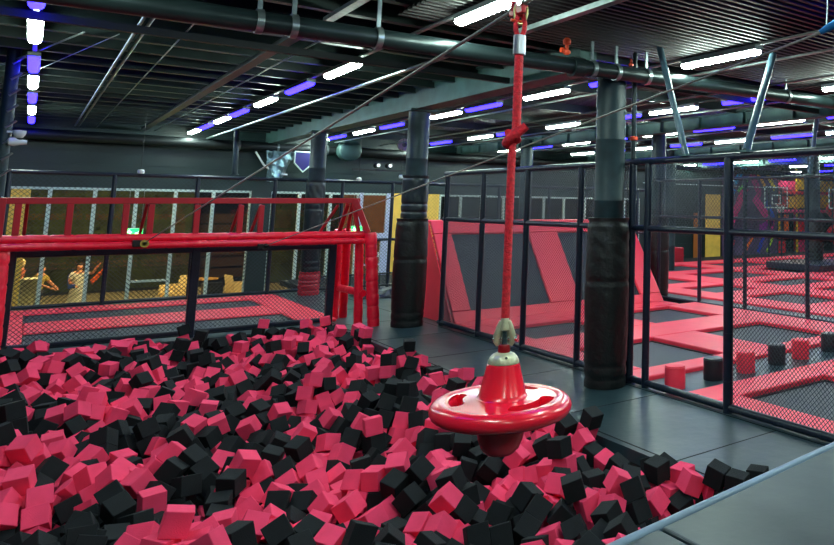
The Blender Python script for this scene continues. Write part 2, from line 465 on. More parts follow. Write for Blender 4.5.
# fence between the walkway and the first court, from the wrinkled column to the edge of view
fe = empty('cage_fence', (0, 0, 0), 'long black mesh fence with padded posts between the grey walkway and the trampolines', 'fence')
FX = 6.3
for y in (14.19, 12.6, 10.98, 9.36, 7.72, 6.17, 4.55, 3.0): post(fe, FX, y, .0, 3.0, .05 if y != 6.17 else .06)
post(fe, FX, 8.07, 0, 3.0, .055)
rail(fe, (FX, 14.3, .06), (FX, 2.9, .06), .045); rail(fe, (FX, 14.3, 2.1), (FX, 2.9, 2.1), .042); rail(fe, (FX, 14.3, 3.02), (FX, 2.9, 3.02), .045)
net('x', FX + .01, 8.1, 14.3, .06, 3.02, fe); net('x', FX + .012, 2.95, 6.14, .06, 3.02, fe); net('x', FX + .012, 6.2, 7.7, 2.12, 3.02, fe)
fe2 = empty('cage_fence', (0, 0, 0), 'black mesh fence between the near and the far trampoline court', 'fence')
for y in (14.95, 13.36, 11.8, 9.95, 8.3, 6.6): post(fe2, 12.6, y, -.1, 3.08, .05)
rail(fe2, (12.6, 15.1, .02), (12.6, 6.4, .02), .045); rail(fe2, (12.6, 15.1, 2.14), (12.6, 6.4, 2.14), .036); rail(fe2, (12.6, 15.1, 3.09), (12.6, 6.4, 3.09), .036)
net('x', 12.61, 6.5, 15.1, 2.14, 3.08, fe2, p=.075, r=.0045)
# low panel fence under the red beam
fe3 = empty('cage_fence', (0, 0, 0), 'black framed mesh panel under the padded red beam at the pit end', 'fence')
for x in (-.12, 2.32, 4.62): 
    m_ = MB(); m_.box(x - .07, x + .07, 15.62, 15.74, .0, 1.62); m_.build('post', STEEL, fe3, bevel=.02)
m_ = MB(); m_.box(-.12, 4.62, 15.63, 15.73, 1.49, 1.62); m_.build('rail', STEEL, fe3, bevel=.02)
m_ = MB(); m_.box(-.12, 4.62, 15.64, 15.72, .06, .14); m_.build('rail', STEEL, fe3, bevel=.02)
net('y', 15.66, -.1, 4.6, .1, 1.52, fe3, p=.07, r=.004)
# tall cage behind the small trampolines
fe4 = empty('cage_fence', (0, 0, 0), 'tall black mesh cage along the far edge of the deck before the windows', 'fence')
for x in (-.35, 1.47, 3.12, 4.85, 6.55, 7.95, 9.6, 11.4, 13.3, 15.2, 17.2): post(fe4, x, 21.7, 0, 3.02, .048)
rail(fe4, (-.5, 21.7, 3.02), (18.9, 21.7, 3.02), .045); rail(fe4, (4.9, 21.7, 1.35), (18.9, 21.7, 1.4), .04)
rail(fe4, (-.5, 21.7, .06), (18.9, 21.7, .06), .04)
net('y', 21.71, -.5, 7.95, .06, 3.0, fe4, p=.1, r=.0045)
net('y', 21.71, 8.6, 18.9, .06, 3.0, fe4, p=.11, r=.0045)
# ------------------------------------------------------------------ small trampolines behind the pit
def slabpad(mbx, x0, x1, y0, y1, z0=-.01, z1=.08): mbx.box(x0, x1, y0, y1, z0, z1)
def pads(parent, rects, z0=-.12, z1=.06, m=PAD, bev=.025, name='pad'):
    for x0, x1, y0, y1 in rects:
        mb = MB(); mb.box(x0, x1, y0, y1, z0, z1); mb.build(name, m, parent, bevel=bev, seg=3)
def bed(x0, x1, y0, y1, label, z=-.03, group=None, m=JUMP):
    t = empty('trampoline', ((x0 + x1) / 2, (y0 + y1) / 2, z), label, 'trampoline', group)
    w, h = (x1 - x0) / 2, (y1 - y0) / 2
    mb = MB(); mb.box(-w - .02, w + .02, -h - .02, h + .02, -.03, 0); mb.build('jumping_mat', m, t)
    mb = MB(); q = .05
    mb.box(-w - .02, w + .02, -h - .02, -h + .03, 0, .012); mb.box(-w - .02, w + .02, h - .03, h + .02, 0, .012)
    mb.box(-w - .02, -w + .03, -h + .03, h - .03, 0, .012); mb.box(w - .03, w + .02, -h + .03, h - .03, 0, .012)
    mb.build('edge_webbing', BLACKP, t)
    return t
gp = empty('safety_padding', (0, 0, 0), 'red coral padding framing the two long trampolines behind the foam pit', 'safety padding')
pads(gp, [(-.5, 4.87, 20.3, 21.1), (-.5, .13, 15.95, 20.29), (4.2, 4.87, 15.95, 20.29), (.135, 4.195, 17.45, 18.9)], z0=.002, z1=.07)
bed(.14, 4.19, 18.91, 20.29, 'long grey trampoline behind the foam pit, the one nearer the windows', .03)
bed(.14, 4.19, 15.95, 17.44, 'long grey trampoline behind the foam pit, the one just past the mesh panel', .03)

# ------------------------------------------------------------------ court one
c1 = empty('safety_padding', (0, 0, 0), 'coral red padding grid between the trampolines of the near court', 'safety padding')
Z0, Z1 = -.12, .05
pads(c1, [(6.37, 6.85, 3.2, 6.5), (6.37, 9.65, 6.505, 7.06), (8.6, 9.65, 3.2, 6.5),
          (9.655, 11.5, 6.505, 7.06), (6.37, 11.495, 8.02, 8.48), (6.37, 6.86, 8.485, 13.4), (8.6, 9.65, 8.485, 10.35),
          (6.865, 11.495, 10.355, 11.5), (8.6, 9.65, 11.505, 13.4), (11.5, 12.5, 3.2, 13.4), (6.865, 8.595, 13.0, 13.4), (9.655, 11.495, 13.25, 13.4)], Z0, Z1)
CS = (1, 2, 3, 4, 5)
bed(6.87, 8.58, 3.3, 6.48, 'trampoline at the right picture edge, right behind the mesh fence below the padded stumps')
bed(9.67, 11.48, 3.3, 6.48, 'trampoline of the near court beyond the one at the right picture edge')
bed(6.87, 8.58, 8.5, 10.33, 'trampoline just right of the black padded column, behind the red and black stumps')
bed(9.67, 11.48, 8.5, 10.33, 'trampoline against the inner mesh fence, across the pad from the column side one')
bed(6.87, 8.58, 11.52, 12.98, 'trampoline at the foot of the sloped wall, seen left of the black column')
bed(9.67, 11.48, 11.52, 13.23, 'trampoline at the foot of the sloped wall, seen right of the black column')
mb = MB((8.9, 7.54, -.02)); mb.box(6.37, 11.49, 7.065, 8.015, -.1, -.01)
tag(mb.build('runway_mat', DECK, bevel=.01), 'grey runway mat between pads with the six padded stumps standing on it', 'runway mat')
# padded stumps
SL = ['red padded stump nearest the fence corner post', 'black padded stump second from the column, beside the nearest red one', 'red padded stump just right of the thick fence post', 'black padded stump between the two farther red stumps', 'red padded stump fifth along the runway mat', 'black padded stump at the right picture edge']
for i, (x, y) in enumerate([(6.63, 7.49), (7.36, 7.50), (8.05, 7.52), (8.82, 7.58), (9.45, 7.62), (10.3, 7.68)]):
    mm = PAD if i % 2 == 0 else mat('black_vinyl', (22, 28, 36), .4, bump=.1, bscale=12)
    t = empty('padded_stump', (x, y, -.01), SL[i], 'padded stump', 'padded stumps on the runway mat')
    r = .14; h = .30
    mb = MB(); mb.lathe([(r, 0), (r, h - .03), (r - .008, h - .008), (r - .03, h)], (0, 0, 0), 32); mb.build('body', mm, t, smooth=True)
    mb = MB(); mb.lathe([(r + .003, h - .035), (r + .007, h - .03), (r + .003, h - .025)], (0, 0, 0), 32); mb.build('welt', mm, t, smooth=True)

# sloped trampoline wall at the far end of the court
rw = empty('sloped_trampoline_wall', (0, 0, 0), 'sloped wall of red pads and dark jumping mats at the end of the near court', 'trampoline wall')
Y0r, Y1r, ZT = 14.05, 15.5, 2.0
def rp(x, t, off=0.):
    """point on the slope: t = 0 foot .. 1 top"""
    nl = math.hypot(Y1r - Y0r, ZT); ny, nz = -ZT / nl, (Y1r - Y0r) / nl
    return (x, Y0r + (Y1r - Y0r) * t + ny * off, ZT * t + nz * off)
def rslab(x0, x1, t0, t1, m, name, d=.09, bev=.02):
    mb = MB(); v = []
    for off in (0, d):
        v += [rp(x0, t0, off), rp(x1, t0, off), rp(x1, t1, off), rp(x0, t1, off)]
    mb.add(v, [(3, 2, 1, 0), (4, 5, 6, 7), (0, 1, 5, 4), (1, 2, 6, 5), (2, 3, 7, 6), (3, 0, 4, 7)])
    return mb.build(name, m, rw, bevel=bev, seg=3)
rslab(6.5, 11.98, .0, .10, PAD, 'pad')
rslab(6.5, 11.98, .86, 1.0, PAD, 'pad')
for a, b in ((6.5, 6.9), (8.8, 9.58), (11.35, 11.98)): rslab(a, b, .103, .857, PAD, 'pad')
for a, b in ((6.9, 8.8), (9.58, 11.35)): rslab(a - .02, b + .02, .09, .87, WALLM, 'jumping_mat', .03, 0)
mb = MB(); mb.box(6.5, 11.98, 13.41, 14.02, -.12, .06); mb.build('pad', PAD, rw, bevel=.03, seg=3)
for x in (6.47, 11.98):
    mb = MB(); v = [(x, Y0r, 0), (x, 15.9, 0), (x, 15.9, ZT), (x, Y1r, ZT)]; mb.hexa(v, (.03, 0, 0)); mb.build('side_panel', PAD, rw)
mb = MB(); mb.box(6.5, 11.98, 15.5, 15.9, ZT - .02, ZT + .05); mb.build('top_pad', PAD, rw, bevel=.02)

# ------------------------------------------------------------------ court two, far right
c2 = empty('safety_padding', (0, 0, 0), 'coral red padding grid between the trampolines of the far court', 'safety padding')
XS = [(14.3, 16.1), (17.3, 20.0), (21.0, 23.7), (24.7, 27.4), (28.4, 31.1)]
YS = [(8.3, 10.5), (11.4, 13.5), (14.5, 16.0), (17.0, 19.2), (20.2, 22.3)]
xp = [13.4] + [v for a in XS for v in a] + [32.0]
for i in range(0, len(xp), 2):
    pads(c2, [(xp[i], xp[i + 1], 7.4, 23.3)], -.12, .05)
yp = [7.4] + [v for a in YS for v in a] + [23.3]
for j in range(0, len(yp), 2):
    for a, b in XS: pads(c2, [(a + .005, b - .005, yp[j], yp[j + 1])], -.12, .045)
COLN = ['nearest the inner fence', 'second from the inner fence', 'third from the inner fence', 'fourth from the inner fence', 'farthest from the inner fence']
ROWN = ['nearest row', 'second row', 'middle row', 'fourth row', 'row along the mural wall']
for i, (a, b) in enumerate(XS):
    for j, (c, d_) in enumerate(YS):
        if i > 1 and j < 1: continue
        bed(a + .01, b - .01, c + .01, d_ - .01, 'trampoline of the far court, %s, %s' % (COLN[i], ROWN[j]), -.03, 'trampolines of the far court')
mb = MB(); mb.box(12.66, 13.39, 6.4, 23.0, -.12, .0); tag(mb.build('walk_mat', DECK), 'grey walking mat strip along the inner fence of the far court', 'floor mat')
t = empty('padded_block', (23.6, 17.9, 0), 'low dark padded block around the foot of the far right column', 'padded block')
mb = MB((0, 0, 0)); mb.box(-1.9, 1.4, -1.3, 1.3, .055, .3); mb.build('pad_body', STEEL, t, bevel=.03)
# ------------------------------------------------------------------ red landing frame
lf = empty('landing_frame', (0, 0, 0), 'red landing frame with padded beams and legs over the far end of the pit', 'landing frame')
def boxbar(pts, w, h, name='strut', m=REDBOX, bev=.008, par=lf):
    mb = MB()
    for a, b in zip(pts[:-1], pts[1:]): mb.bar(a, b, w, h)
    return mb.build(name, m, par, bevel=bev)
def roll(pts, r, name, m=REDROLL, seed=0, step=.3, par=lf):
    """padded tube: foam sleeve with taped joints"""
    P = []; R_ = []; rnd = random.Random(seed)
    for a, b in zip(pts[:-1], pts[1:]):
        a = Vector(a); b = Vector(b); L = (b - a).length; n = max(2, int(L / .03))
        for i in range(n + (b == Vector(pts[-1]))):
            s = i / n * L; ph = (s % step) / step
            k = 1 - .10 * math.exp(-((min(ph, 1 - ph) * step) / .012) ** 2) + .025 * math.sin(s * 17 + seed) + rnd.uniform(-.012, .012)
            P.append(a.lerp(b, i / n)); R_.append(r * k)
    mb = MB(); mb.tube(P, R_, 18); return mb.build(name, m, par, smooth=True)
boxbar([(-.3, 15.2, 2.385), (4.93, 15.2, 2.455)], .08, .10, 'top_rail')
roll([(-.3, 15.2, 1.79), (5.1, 15.2, 1.78)], .072, 'padded_beam', seed=1)
roll([(-.3, 15.1, 1.68), (5.1, 15.1, 1.66)], .062, 'padded_beam', seed=2)
roll([(-.3, 16.0, 1.74), (4.8, 16.0, 1.74)], .06, 'padded_beam', seed=3)
for x in (-.10, .51, 1.22, 1.56, 2.21, 2.87, 3.2):
    boxbar([(x, 15.2, 1.84), (x, 15.2, 2.35)], .085, .07)
for x in (-.0, 1.5, 2.87, 3.2):
    boxbar([(x, 15.26, 2.35), (x, 15.98, 1.78)], .045, .045, 'brace')
# left end
boxbar([(-.3, 15.2, 1.72), (-.3, 15.2, 2.43)], .12, .12, 'end_post')
roll([(-.24, 15.2, 1.72), (-.2, 15.1, -.3)], .11, 'padded_leg', seed=4)
# right end
boxbar([(4.84, 15.2, 2.47), (5.09, 15.1, 1.82)], .11, .11, 'end_post')
boxbar([(4.80, 15.2, 2.42), (4.95, 15.2, 1.80)], .07, .07, 'end_post')
boxbar([(4.72, 15.25, 2.38), (4.80, 15.95, 1.8)], .07, .07, 'end_post')
boxbar([(4.80, 15.25, 2.38), (4.98, 16.0, 1.8)], .06, .06, 'brace')
boxbar([(4.55, 15.3, 2.36), (4.50, 16.2, 1.80)], .045, .045, 'brace')
roll([(5.13, 15.06, 1.82), (5.24, 14.9, .0)], .112, 'padded_leg', seed=5, step=.24)
roll([(4.98, 15.25, 1.84), (5.06, 15.25, .0)], .082, 'padded_leg', seed=6, step=.24)
roll([(4.80, 15.98, 1.86), (4.93, 16.35, .0)], .085, 'padded_leg', seed=7, step=.24)
roll([(4.98, 16.02, 1.86), (5.14, 16.45, .0)], .08, 'padded_leg', seed=8, step=.24)
roll([(4.92, 16.3, .66), (5.09, 15.15, .62)], .07, 'cross_member', seed=9, step=.24)
roll([(4.80, 16.0, 1.72), (5.14, 15.1, 1.72)], .06, 'cross_member', seed=10)

# ------------------------------------------------------------------ zip cables
def zc(y): return 1.70 + .1253 * (15.1 - y)
def zc2(y): return 1.60 + .1425 * (15.1 - y)
t = empty('zip_cable', (1.49, 15.1, 1.70), 'steel zip cable carrying the disc swing, anchored left on the red beam', 'cable')
def local(par, pts): return [Vector(p) - par.location for p in pts]
mb = MB(); mb.tube(local(t, [(1.49, 15.0, zc(15.0)), (1.49, -3.9, zc(-3.9))]), .008, 8); mb.build('steel_rope', CABLE, t, smooth=True)
mb = MB(); mb.lathe([(.035, -.02), (.062, -.02), (.062, .02), (.035, .02), (.035, -.02)], (0, -.1, 0), 24, 'y'); mb.build('anchor_ring', mat('brass_ring', (200, 180, 90), .35, metal=.6), t, smooth=True)
mb = MB(); mb.box(-.16, -.03, -.11, -.02, -.05, .06); mb.build('bracket', BLACKP, t, bevel=.01)
t = empty('zip_cable', (3.27, 15.1, 1.60), 'bare steel zip cable from the red beam up to the blue webbing', 'cable')
mb = MB(); mb.tube(local(t, [(3.27, 15.0, zc2(15.0)), (3.27, 2.45, zc2(2.45))]), .008, 8); mb.build('steel_rope', CABLE, t, smooth=True)
mb = MB(); mb.lathe([(.03, -.02), (.055, -.02), (.055, .02), (.03, .02), (.03, -.02)], (0, -.1, 0), 24, 'y'); mb.build('anchor_ring', BLACKP, t, smooth=True)
mb = MB(); mb.box(-.12, -.03, -.1, -.02, -.04, .05); mb.build('bracket', BLACKP, t, bevel=.01)
w = empty('webbing_sling', (3.27, 2.45, zc2(2.45)), 'bright blue webbing sling gripping the end of the bare cable at the right edge', 'sling')
mb = MB()
P = []; R_ = []
for i in range(24):
    s = i / 23; P.append((.02 * math.sin(s * 9), -.95 * s + .02, .14 * s + .02 * math.sin(s * 14))); R_.append(.016 + .02 * min(1, s * 5) * (1 + .35 * math.sin(s * 31)))
mb.tube(P, R_, 14); mb.build('webbing', BLUEW, w, smooth=True)
mb = MB(); mb.tube([(0, -.02, .0), (.0, -.03, .14), (0, -.03, .3)], .004, 6); mb.tube([(0, -.16, .05), (.01, -.17, .15), (0, -.18, .27)], .005, 6); mb.build('lashing', GALV, w, smooth=True)

# ------------------------------------------------------------------ disc swing
SX, SY, SZ = 1.49, 2.74, 1.595
sw = empty('disc_swing', (SX, SY, SZ), 'glossy red plastic disc swing hanging on a knotted red rope over the foam pit', 'swing')
# disc: round rim, flat web with three kidney openings
n = 144; ri, ro = .085, .274; th = .016
holes = [(-82, -2), (40, 88), (150, 208)]   # angle ranges seen from above, 0 = toward the right of the view
view = math.atan2(-2.74, -1.49) + PI / 2  # turn so that the front of the disc faces the camera
def inhole(a):
    a = math.degrees(a)
    for lo, hi in holes:
        d_ = (a - lo) % 360
        if d_ < hi - lo: return min(d_, (hi - lo) - d_)
    return None
rad = [ri + (ro - .03 - ri) * i / 26 for i in range(27)]
vs = []; fs = []
def zweb(r): return .010 + .012 * (1 - (r - ri) / (ro - ri)) - .004
for r in rad:
    for j in range(n):
        a = 2 * PI * j / n; vs.append((r * math.cos(a + view), r * math.sin(a + view), zweb(r) + th))
NB = len(vs)
for r in rad:
    for j in range(n):
        a = 2 * PI * j / n; vs.append((r * math.cos(a + view), r * math.sin(a + view), zweb(r) - .052))
def solid(i, j):
    if i < 0 or i >= len(rad) - 1: return True
    a = 2 * PI * (j + .5) / n; r = (rad[i] + rad[i + 1]) / 2
    e = inhole(a)
    if e is None: return True
    rm = .180; hw = .030
    arc = math.radians(e) * r
    if arc < hw:
        return math.hypot(hw - arc, r - rm) > hw
    return abs(r - rm) > hw
for i in range(len(rad) - 1):
    for j in range(n):
        if not solid(i, j): continue
        j2 = (j + 1) % n
        a, b, c, d_ = i * n + j, (i + 1) * n + j, (i + 1) * n + j2, i * n + j2
        fs.append((a, b, c, d_)); fs.append((NB + a, NB + d_, NB + c, NB + b))
        if not solid(i + 1, j): fs.append((b, NB + b, NB + c, c))
        if not solid(i - 1, j): fs.append((a, d_, NB + d_, NB + a))
        if not solid(i, (j - 1) % n): fs.append((a, NB + a, NB + b, b))
        if not solid(i, j2): fs.append((d_, c, NB + c, NB + d_))
mb = MB(); mb.add(vs, fs)
o = mb.build('seat_web', GLOSSRED, sw, smooth=True)
# rounded rim tube
mb = MB(); vs = []; fs = []; m_ = 20; Rr = ro - .034
for j in range(n):
    a = 2 * PI * j / n
    for k in range(m_):
        b = 2 * PI * k / m_; rr = Rr + .040 * math.cos(b); vs.append((rr * math.cos(a), rr * math.sin(a), -.006 + .036 * math.sin(b)))
for j in range(n):
    for k in range(m_):
        a, b = j * m_ + k, j * m_ + (k + 1) % m_; c, d_ = ((j + 1) % n) * m_ + (k + 1) % m_, ((j + 1) % n) * m_ + k
        fs.append((a, d_, c, b))
mb.add(vs, fs); mb.build('rim', GLOSSRED, sw, smooth=True)
mb = MB(); mb.lathe([(.116, .026), (.102, .032), (.092, .05), (.074, .125), (.065, .162), (.058, .166), (.0001, .166)], (0, 0, 0), 64); mb.build('hub_cone', GLOSSRED, sw, smooth=True)
mb = MB(); mb.lathe([(.104, 0), (.104, -.03), (.098, -.08), (.088, -.13), (.074, -.165), (.052, -.185), (.0001, -.195)], (0, 0, 0), 64); mb.build('lower_bowl', GLOSSRED, sw, smooth=True)
mb = MB(); mb.lathe([(.062, .166), (.062, .173), (.056, .188), (.044, .201), (.026, .209), (.0001, .210)], (0, 0, 0), 48); mb.build('swivel_cap', CREAM, sw, smooth=True)
mb = MB(); mb.lathe([(.001, 0), (.006, 0), (.006, .006), (.001, .007)], (0, 0, 0), 10); bo = mb.build('cap_bolt', BLACKP, sw); bo.location = (-.014, -.046, .190); bo.rotation_euler = (.9, 0, -.3)
mb = MB(); mb.lathe([(.024, .204), (.025, .212), (.024, .232), (.022, .238), (.0001, .238)], (0, 0, 0), 32); mb.build('collar', mat('dark_red_collar', (150, 12, 26), .35), sw, smooth=True)
# cast swivel shackle: two cheeks, crown and pin
sh = MB()
for s in (-1, 1):
    P = [(s * .024, 0, .235), (s * .031, 0, .25), (s * .030, 0, .275), (s * .020, 0, .305), (s * .011, 0, .33)]
    sh.tube(P, [.009, .013, .015, .015, .014], 12)
sh.lathe([(.024, .298), (.022, .315), (.017, .335), (.014, .352), (.010, .358), (.0001, .358)], (0, 0, 0), 20)
sh_o = sh.build('shackle', CREAM, sw, smooth=True); sh_o.rotation_euler = (0, 0, view)
pn = MB(); pn.lathe([(.008, -.048), (.008, .048)], (0, 0, .262), 14, 'x'); pn.lathe([(.013, .04), (.013, .05)], (0, 0, .262), 8, 'x'); pn.build('pin', CHROME, sh_o, smooth=True)
pn = MB(); pn.lathe([(.014, .236), (.016, .25), (.014, .292), (.0001, .295)], (0, 0, 0), 16); pn.build('eye_bolt', CHROME, sh_o, smooth=True)
# rope: laid strands give the tube its twisted relief
def rope_mesh(pts, r, strands=3, pitch=.05, n=20):
    mb = MB(); P = [Vector(p) for p in pts]; L = 0; D = [0]
    for a, b in zip(P[:-1], P[1:]): L += (b - a).length; D.append(L)
    vs = []; fs = []; d0 = (P[1] - P[0]).normalized(); rt = d0.cross(Vector((0, 1, 0))).normalized() if abs(d0.y) < .9 else d0.cross(Vector((1, 0, 0))).normalized()
    for i, p in enumerate(P):
        d_ = (P[min(i + 1, len(P) - 1)] - P[max(i - 1, 0)]).normalized(); rt = (rt - d_ * rt.dot(d_)).normalized(); u = d_.cross(rt)
        for j in range(n):
            t_ = 2 * PI * j / n; a1 = abs(math.sin(strands * t_ / 1. + 2 * PI * D[i] / pitch)); a2 = abs(math.sin(strands * t_ - 2 * PI * D[i] / pitch))
            rr = r * (.88 + .08 * a1 + .08 * a2); vs.append(p + (rt * math.cos(t_) + u * math.sin(t_)) * rr)
    k = len(P)
    for i in range(k - 1):
        for j in range(n):
            a = i * n + j; b = i * n + (j + 1) % n; fs.append((a, b, b + n, a + n))
    fs.append(tuple(range(n - 1, -1, -1))); fs.append(tuple(range((k - 1) * n, k * n)))
    return mb.add(vs, fs)
zk = 2.688 - SZ           # knot height above the swing origin
ztop = 3.075 - SZ
lean = Vector((.82, -.57, 0)) * .014   # sideways step of the rope through the knot
P = [(0, 0, .345 + (zk - .03 - .345) * i / 110) for i in range(111)]
rp_ = rope_mesh(P, .017).build('rope', ROPE, sw, smooth=True)
P = [(lean.x, lean.y, zk + .03 + (ztop + .03 - zk - .03) * i / 60) for i in range(61)]
rope_mesh(P, .019).build('rope', ROPE, sw, smooth=True)
# overhand knot
P = []
ax = Vector((.82, -.57, 0)); ay = Vector((.57, .82, 0))
for i in range(90):
    s = i / 89; t_ = -.25 + s * 2 * PI * 1.6
    rr = .024
    q = ax * (rr * math.cos(t_)) + ay * (rr * math.sin(t_)) + Vector((0, 0, -.034 + .068 * s)) + ax * (.014 * (s - .4)) + Vector((0, 0, .020 * math.cos(t_)))
    P.append(Vector((0, 0, zk)) + q)
rope_mesh(P, .0185).build('knot', ROPE, rp_, smooth=True)
P = [Vector((0, 0, zk)) + ax * (.01 + .048 * s) + ay * (-.02 + .0 * s) + Vector((0, 0, .0 + .045 * s)) for s in [i / 20 for i in range(21)]]
rope_mesh(P, .018).build('knot_end', ROPE, rp_, smooth=True)
L_ = lean
mb = MB(); mb.lathe([(.0195, ztop - .035), (.0265, ztop - .033), (.0265, ztop + .05), (.0195, ztop + .052)], (L_.x, L_.y, 0), 28); mb.build('ferrule', mat('aluminium_ferrule', (190, 192, 206), .28, metal=.9), sw, smooth=True)
# rope eye above the ferrule with thimble, then carabiner and trolley on the cable
P = []
for i in range(41):
    a = PI * 2 * i / 40; P.append((L_.x + ax.x * .019 * math.sin(a), L_.y + ax.y * .019 * math.sin(a), ztop + .095 - .05 * math.cos(a)))
rope_mesh(P, .0105).build('rope_eye', ROPE, sw, smooth=True)
mb = MB(); P = []
for i in range(33):
    a = PI * 2 * i / 32; P.append((L_.x + ax.x * .026 * math.sin(a), L_.y + ax.y * .026 * math.sin(a), ztop + .155 + .055 * math.cos(a) * -1))
mb.tube(P, .0065, 10, cap=False); mb.build('carabiner', mat('gold_steel', (196, 186, 130), .3, metal=.8), sw, smooth=True)
mb = MB(); zt = zc(SY) - SZ
mb.box(-.01, .01, -.06, .06, zt - .035, zt + .03); mb.build('trolley', mat('red_trolley', (190, 30, 40), .4), sw, bevel=.006)
for yy in (-.045, .045):
    mb = MB(); mb.lathe([(.026, -.018), (.018, -.008), (.018, .008), (.026, .018)], (0, yy, zt + .02), 20, 'x'); mb.build('pulley_wheel', CHROME, sw, smooth=True)
mb = MB(); mb.lathe([(.007, -.03), (.007, .03)], (0, 0, zt - .06), 10, 'x'); mb.build('trolley_bolt', ORANGE, sw, smooth=True)

# ------------------------------------------------------------------ lights
def light_proto(name, m, L):
    t = empty(name, (0, 0, 0)); COL.objects.unlink(t)
    a = MB(); a.box(-.075, .075, -L / 2, L / 2, .0, .06); h = a.build('housing', HOUS, t); COL.objects.unlink(h)
    b = MB()
    P = [(-.06, 0), (-.068, -.025), (-.045, -.055), (0, -.064), (.045, -.055), (.068, -.025), (.06, 0)]
    vs = [(x, y, z) for y in (-L / 2 + .02, L / 2 - .02) for x, z in P]
    fs = [(i, i + 1, i + 8, i + 7) for i in range(6)] + [tuple(range(7)), tuple(range(13, 6, -1))]
    b.add(vs, fs); g = b.build('diffuser', m, t); COL.objects.unlink(g)
    return t
def place_light(p, x, y, z, label, group):
    r = p.copy(); COL.objects.link(r); r.location = (x, y, z)
    tag(r, label, 'tube light', group)
    for ch in p.children:
        c = ch.copy(); COL.objects.link(c); c.parent = r
LW = light_proto('tube_light', TUBEW, 1.5); LB = light_proto('tube_light', TUBEB, 1.5)
rows = [(-.12, 'over the pit\'s left edge', [-2.4, 1.2, 6.5, 11.9, 17.2, 22.6], [3.8, 9.6, 14.9, 19.9, 25.4]),  # whites behind the camera are unseen, added to light the sides facing it
        (3.48, 'leading to the slanting post', [-2.4, 2.2, 7.0, 11.95, 16.95, 21.55, 25.7], [4.6, 14.4, 19.5, 23.8]),
        (7.05, 'right of the column beam', [-2.4, 2.2, 7.1, 11.75, 16.2, 21.8, 25.9], [3.7, 9.5, 14.3, 19.6, 24.3]),
        (10.2, 'over the near court', [2.2, 6.9, 11.7, 16.1, 20.8, 25.6], [4.6, 9.4, 13.6, 18.9, 23.7]),
        (13.4, 'just past the inner fence', [6.9, 11.4, 15.9, 20.3, 24.9], [9.2, 13.7, 18.3, 22.6]),
        (16.3, 'second past the inner fence', [6.9, 11.4, 15.8, 20.1, 24.2], [9.2, 13.4, 18.0, 22.2]),
        (19.2, 'third past the inner fence', [10.5, 15.5, 19.7, 24.3], [13.2, 17.4, 22.0]),
        (24.4, 'fourth past the inner fence', [14.0, 18.4, 22.8, 27.0], [16.2, 20.6, 24.9]),
        (28.5, 'before the colourful mural', [14.0, 18.4, 22.8], [16.2, 20.6]),
        (33.0, 'nearest the play structure', [18.4, 22.8, 27.2], [20.6, 25.0])]
ORD = ['first', 'second', 'third', 'fourth', 'fifth', 'sixth', 'seventh']
for ri_, (x, desc, ws, bs) in enumerate(rows):
    zl = 4.50
    for k, y in enumerate(sorted(ws, reverse=True)):
        place_light(LW, x, y, zl, 'white tube light, %s from the back wall in the row %s' % (ORD[k], desc), 'white tube lights under the ceiling')
    for k, y in enumerate(sorted(bs, reverse=True)):
        place_light(LB, x, y, zl, 'violet tube light, %s from the back wall in the row %s' % (ORD[k], desc), 'violet blue tube lights under the ceiling')
    mb = MB((x, 0, 4.55)); mb.box(x - .025, x + .025, .4, 26.8, 4.562, 4.59)
    tag(mb.build('light_track', HOUS if ri_ < 3 else PIPED), 'thin steel track carrying the light row ' + desc, 'light track')

# ------------------------------------------------------------------ pipes, conduits, trays
def long_pipe(name, pts, r, m, label, cat='pipe', n=20):
    t = empty(name, pts[0], label, cat); mb = MB(); mb.tube(local(t, pts), r, n); mb.build('tube', m, t, smooth=True); return t
p1 = long_pipe('ceiling_pipe', [(-4, 7.85, 4.04), (44, 7.85, 4.94)], .104, PIPE, 'thick grey green pipe crossing the whole picture just above the rope, held by clamps')
for x in (1.5, 1.8, 2.62, 5.4, 5.8, 6.33, 9.4):
    mb = MB(); c = Vector((x, 7.85, 4.04 + (x + 4) * .01875)) - p1.location
    mb.lathe([(.1045, -.03), (.122, -.03), (.122, .03), (.1045, .03), (.1045, -.03)], c, 24, 'x')
    mb.box(c.x - .02, c.x + .02, c.y - .012, c.y + .012, c.z + .11, c.z + .68); mb.build('clamp', GALV, p1, smooth=True)
mb = MB(); c = Vector((5.16, 7.85, 4.202)) - p1.location; mb.lathe([(.1045, -.08), (.134, -.08), (.134, .08), (.1045, .08), (.1045, -.08)], c, 24, 'x'); mb.build('coupling', PIPE, p1, smooth=True)
v = empty('fire_valve', (4.98, 7.82, 4.34), 'small orange red valve on top of the thick ceiling pipe left of the column', 'valve')
mb = MB(); mb.lathe([(.03, 0), (.05, .02), (.05, .05), (.025, .07), (.025, .13), (.05, .14), (.055, .19), (.03, .22), (.0001, .22)], (0, 0, 0), 14); mb.build('valve_body', ORANGE, v, smooth=True)
mb = MB(); mb.lathe([(.02, -.09), (.035, -.09), (.035, -.05), (.02, -.05)], (0, 0, .05), 12, 'x'); mb.build('spout', ORANGE, v, smooth=True)
v = empty('fire_valve', (6.05, 7.84, 4.34), 'tiny orange red valve cap on the ceiling pipe right above the column', 'valve')
mb = MB(); mb.lathe([(.03, 0), (.035, .03), (.015, .06), (.02, .09), (.0001, .1)], (0, 0, 0), 12); mb.build('valve_body', ORANGE, v, smooth=True)
mb = MB((0, 10.5, 4.4)); mb.box(-4, 5.6, 10.46, 10.54, 4.36, 4.45)
tag(mb.build('ceiling_beam', PIPED), kind='structure')
mb = MB((10, 9.4, 4.4)); mb.box(6.1, 44, 9.34, 9.42, 4.40, 4.5); tag(mb.build('ceiling_beam', PIPED), kind='structure')
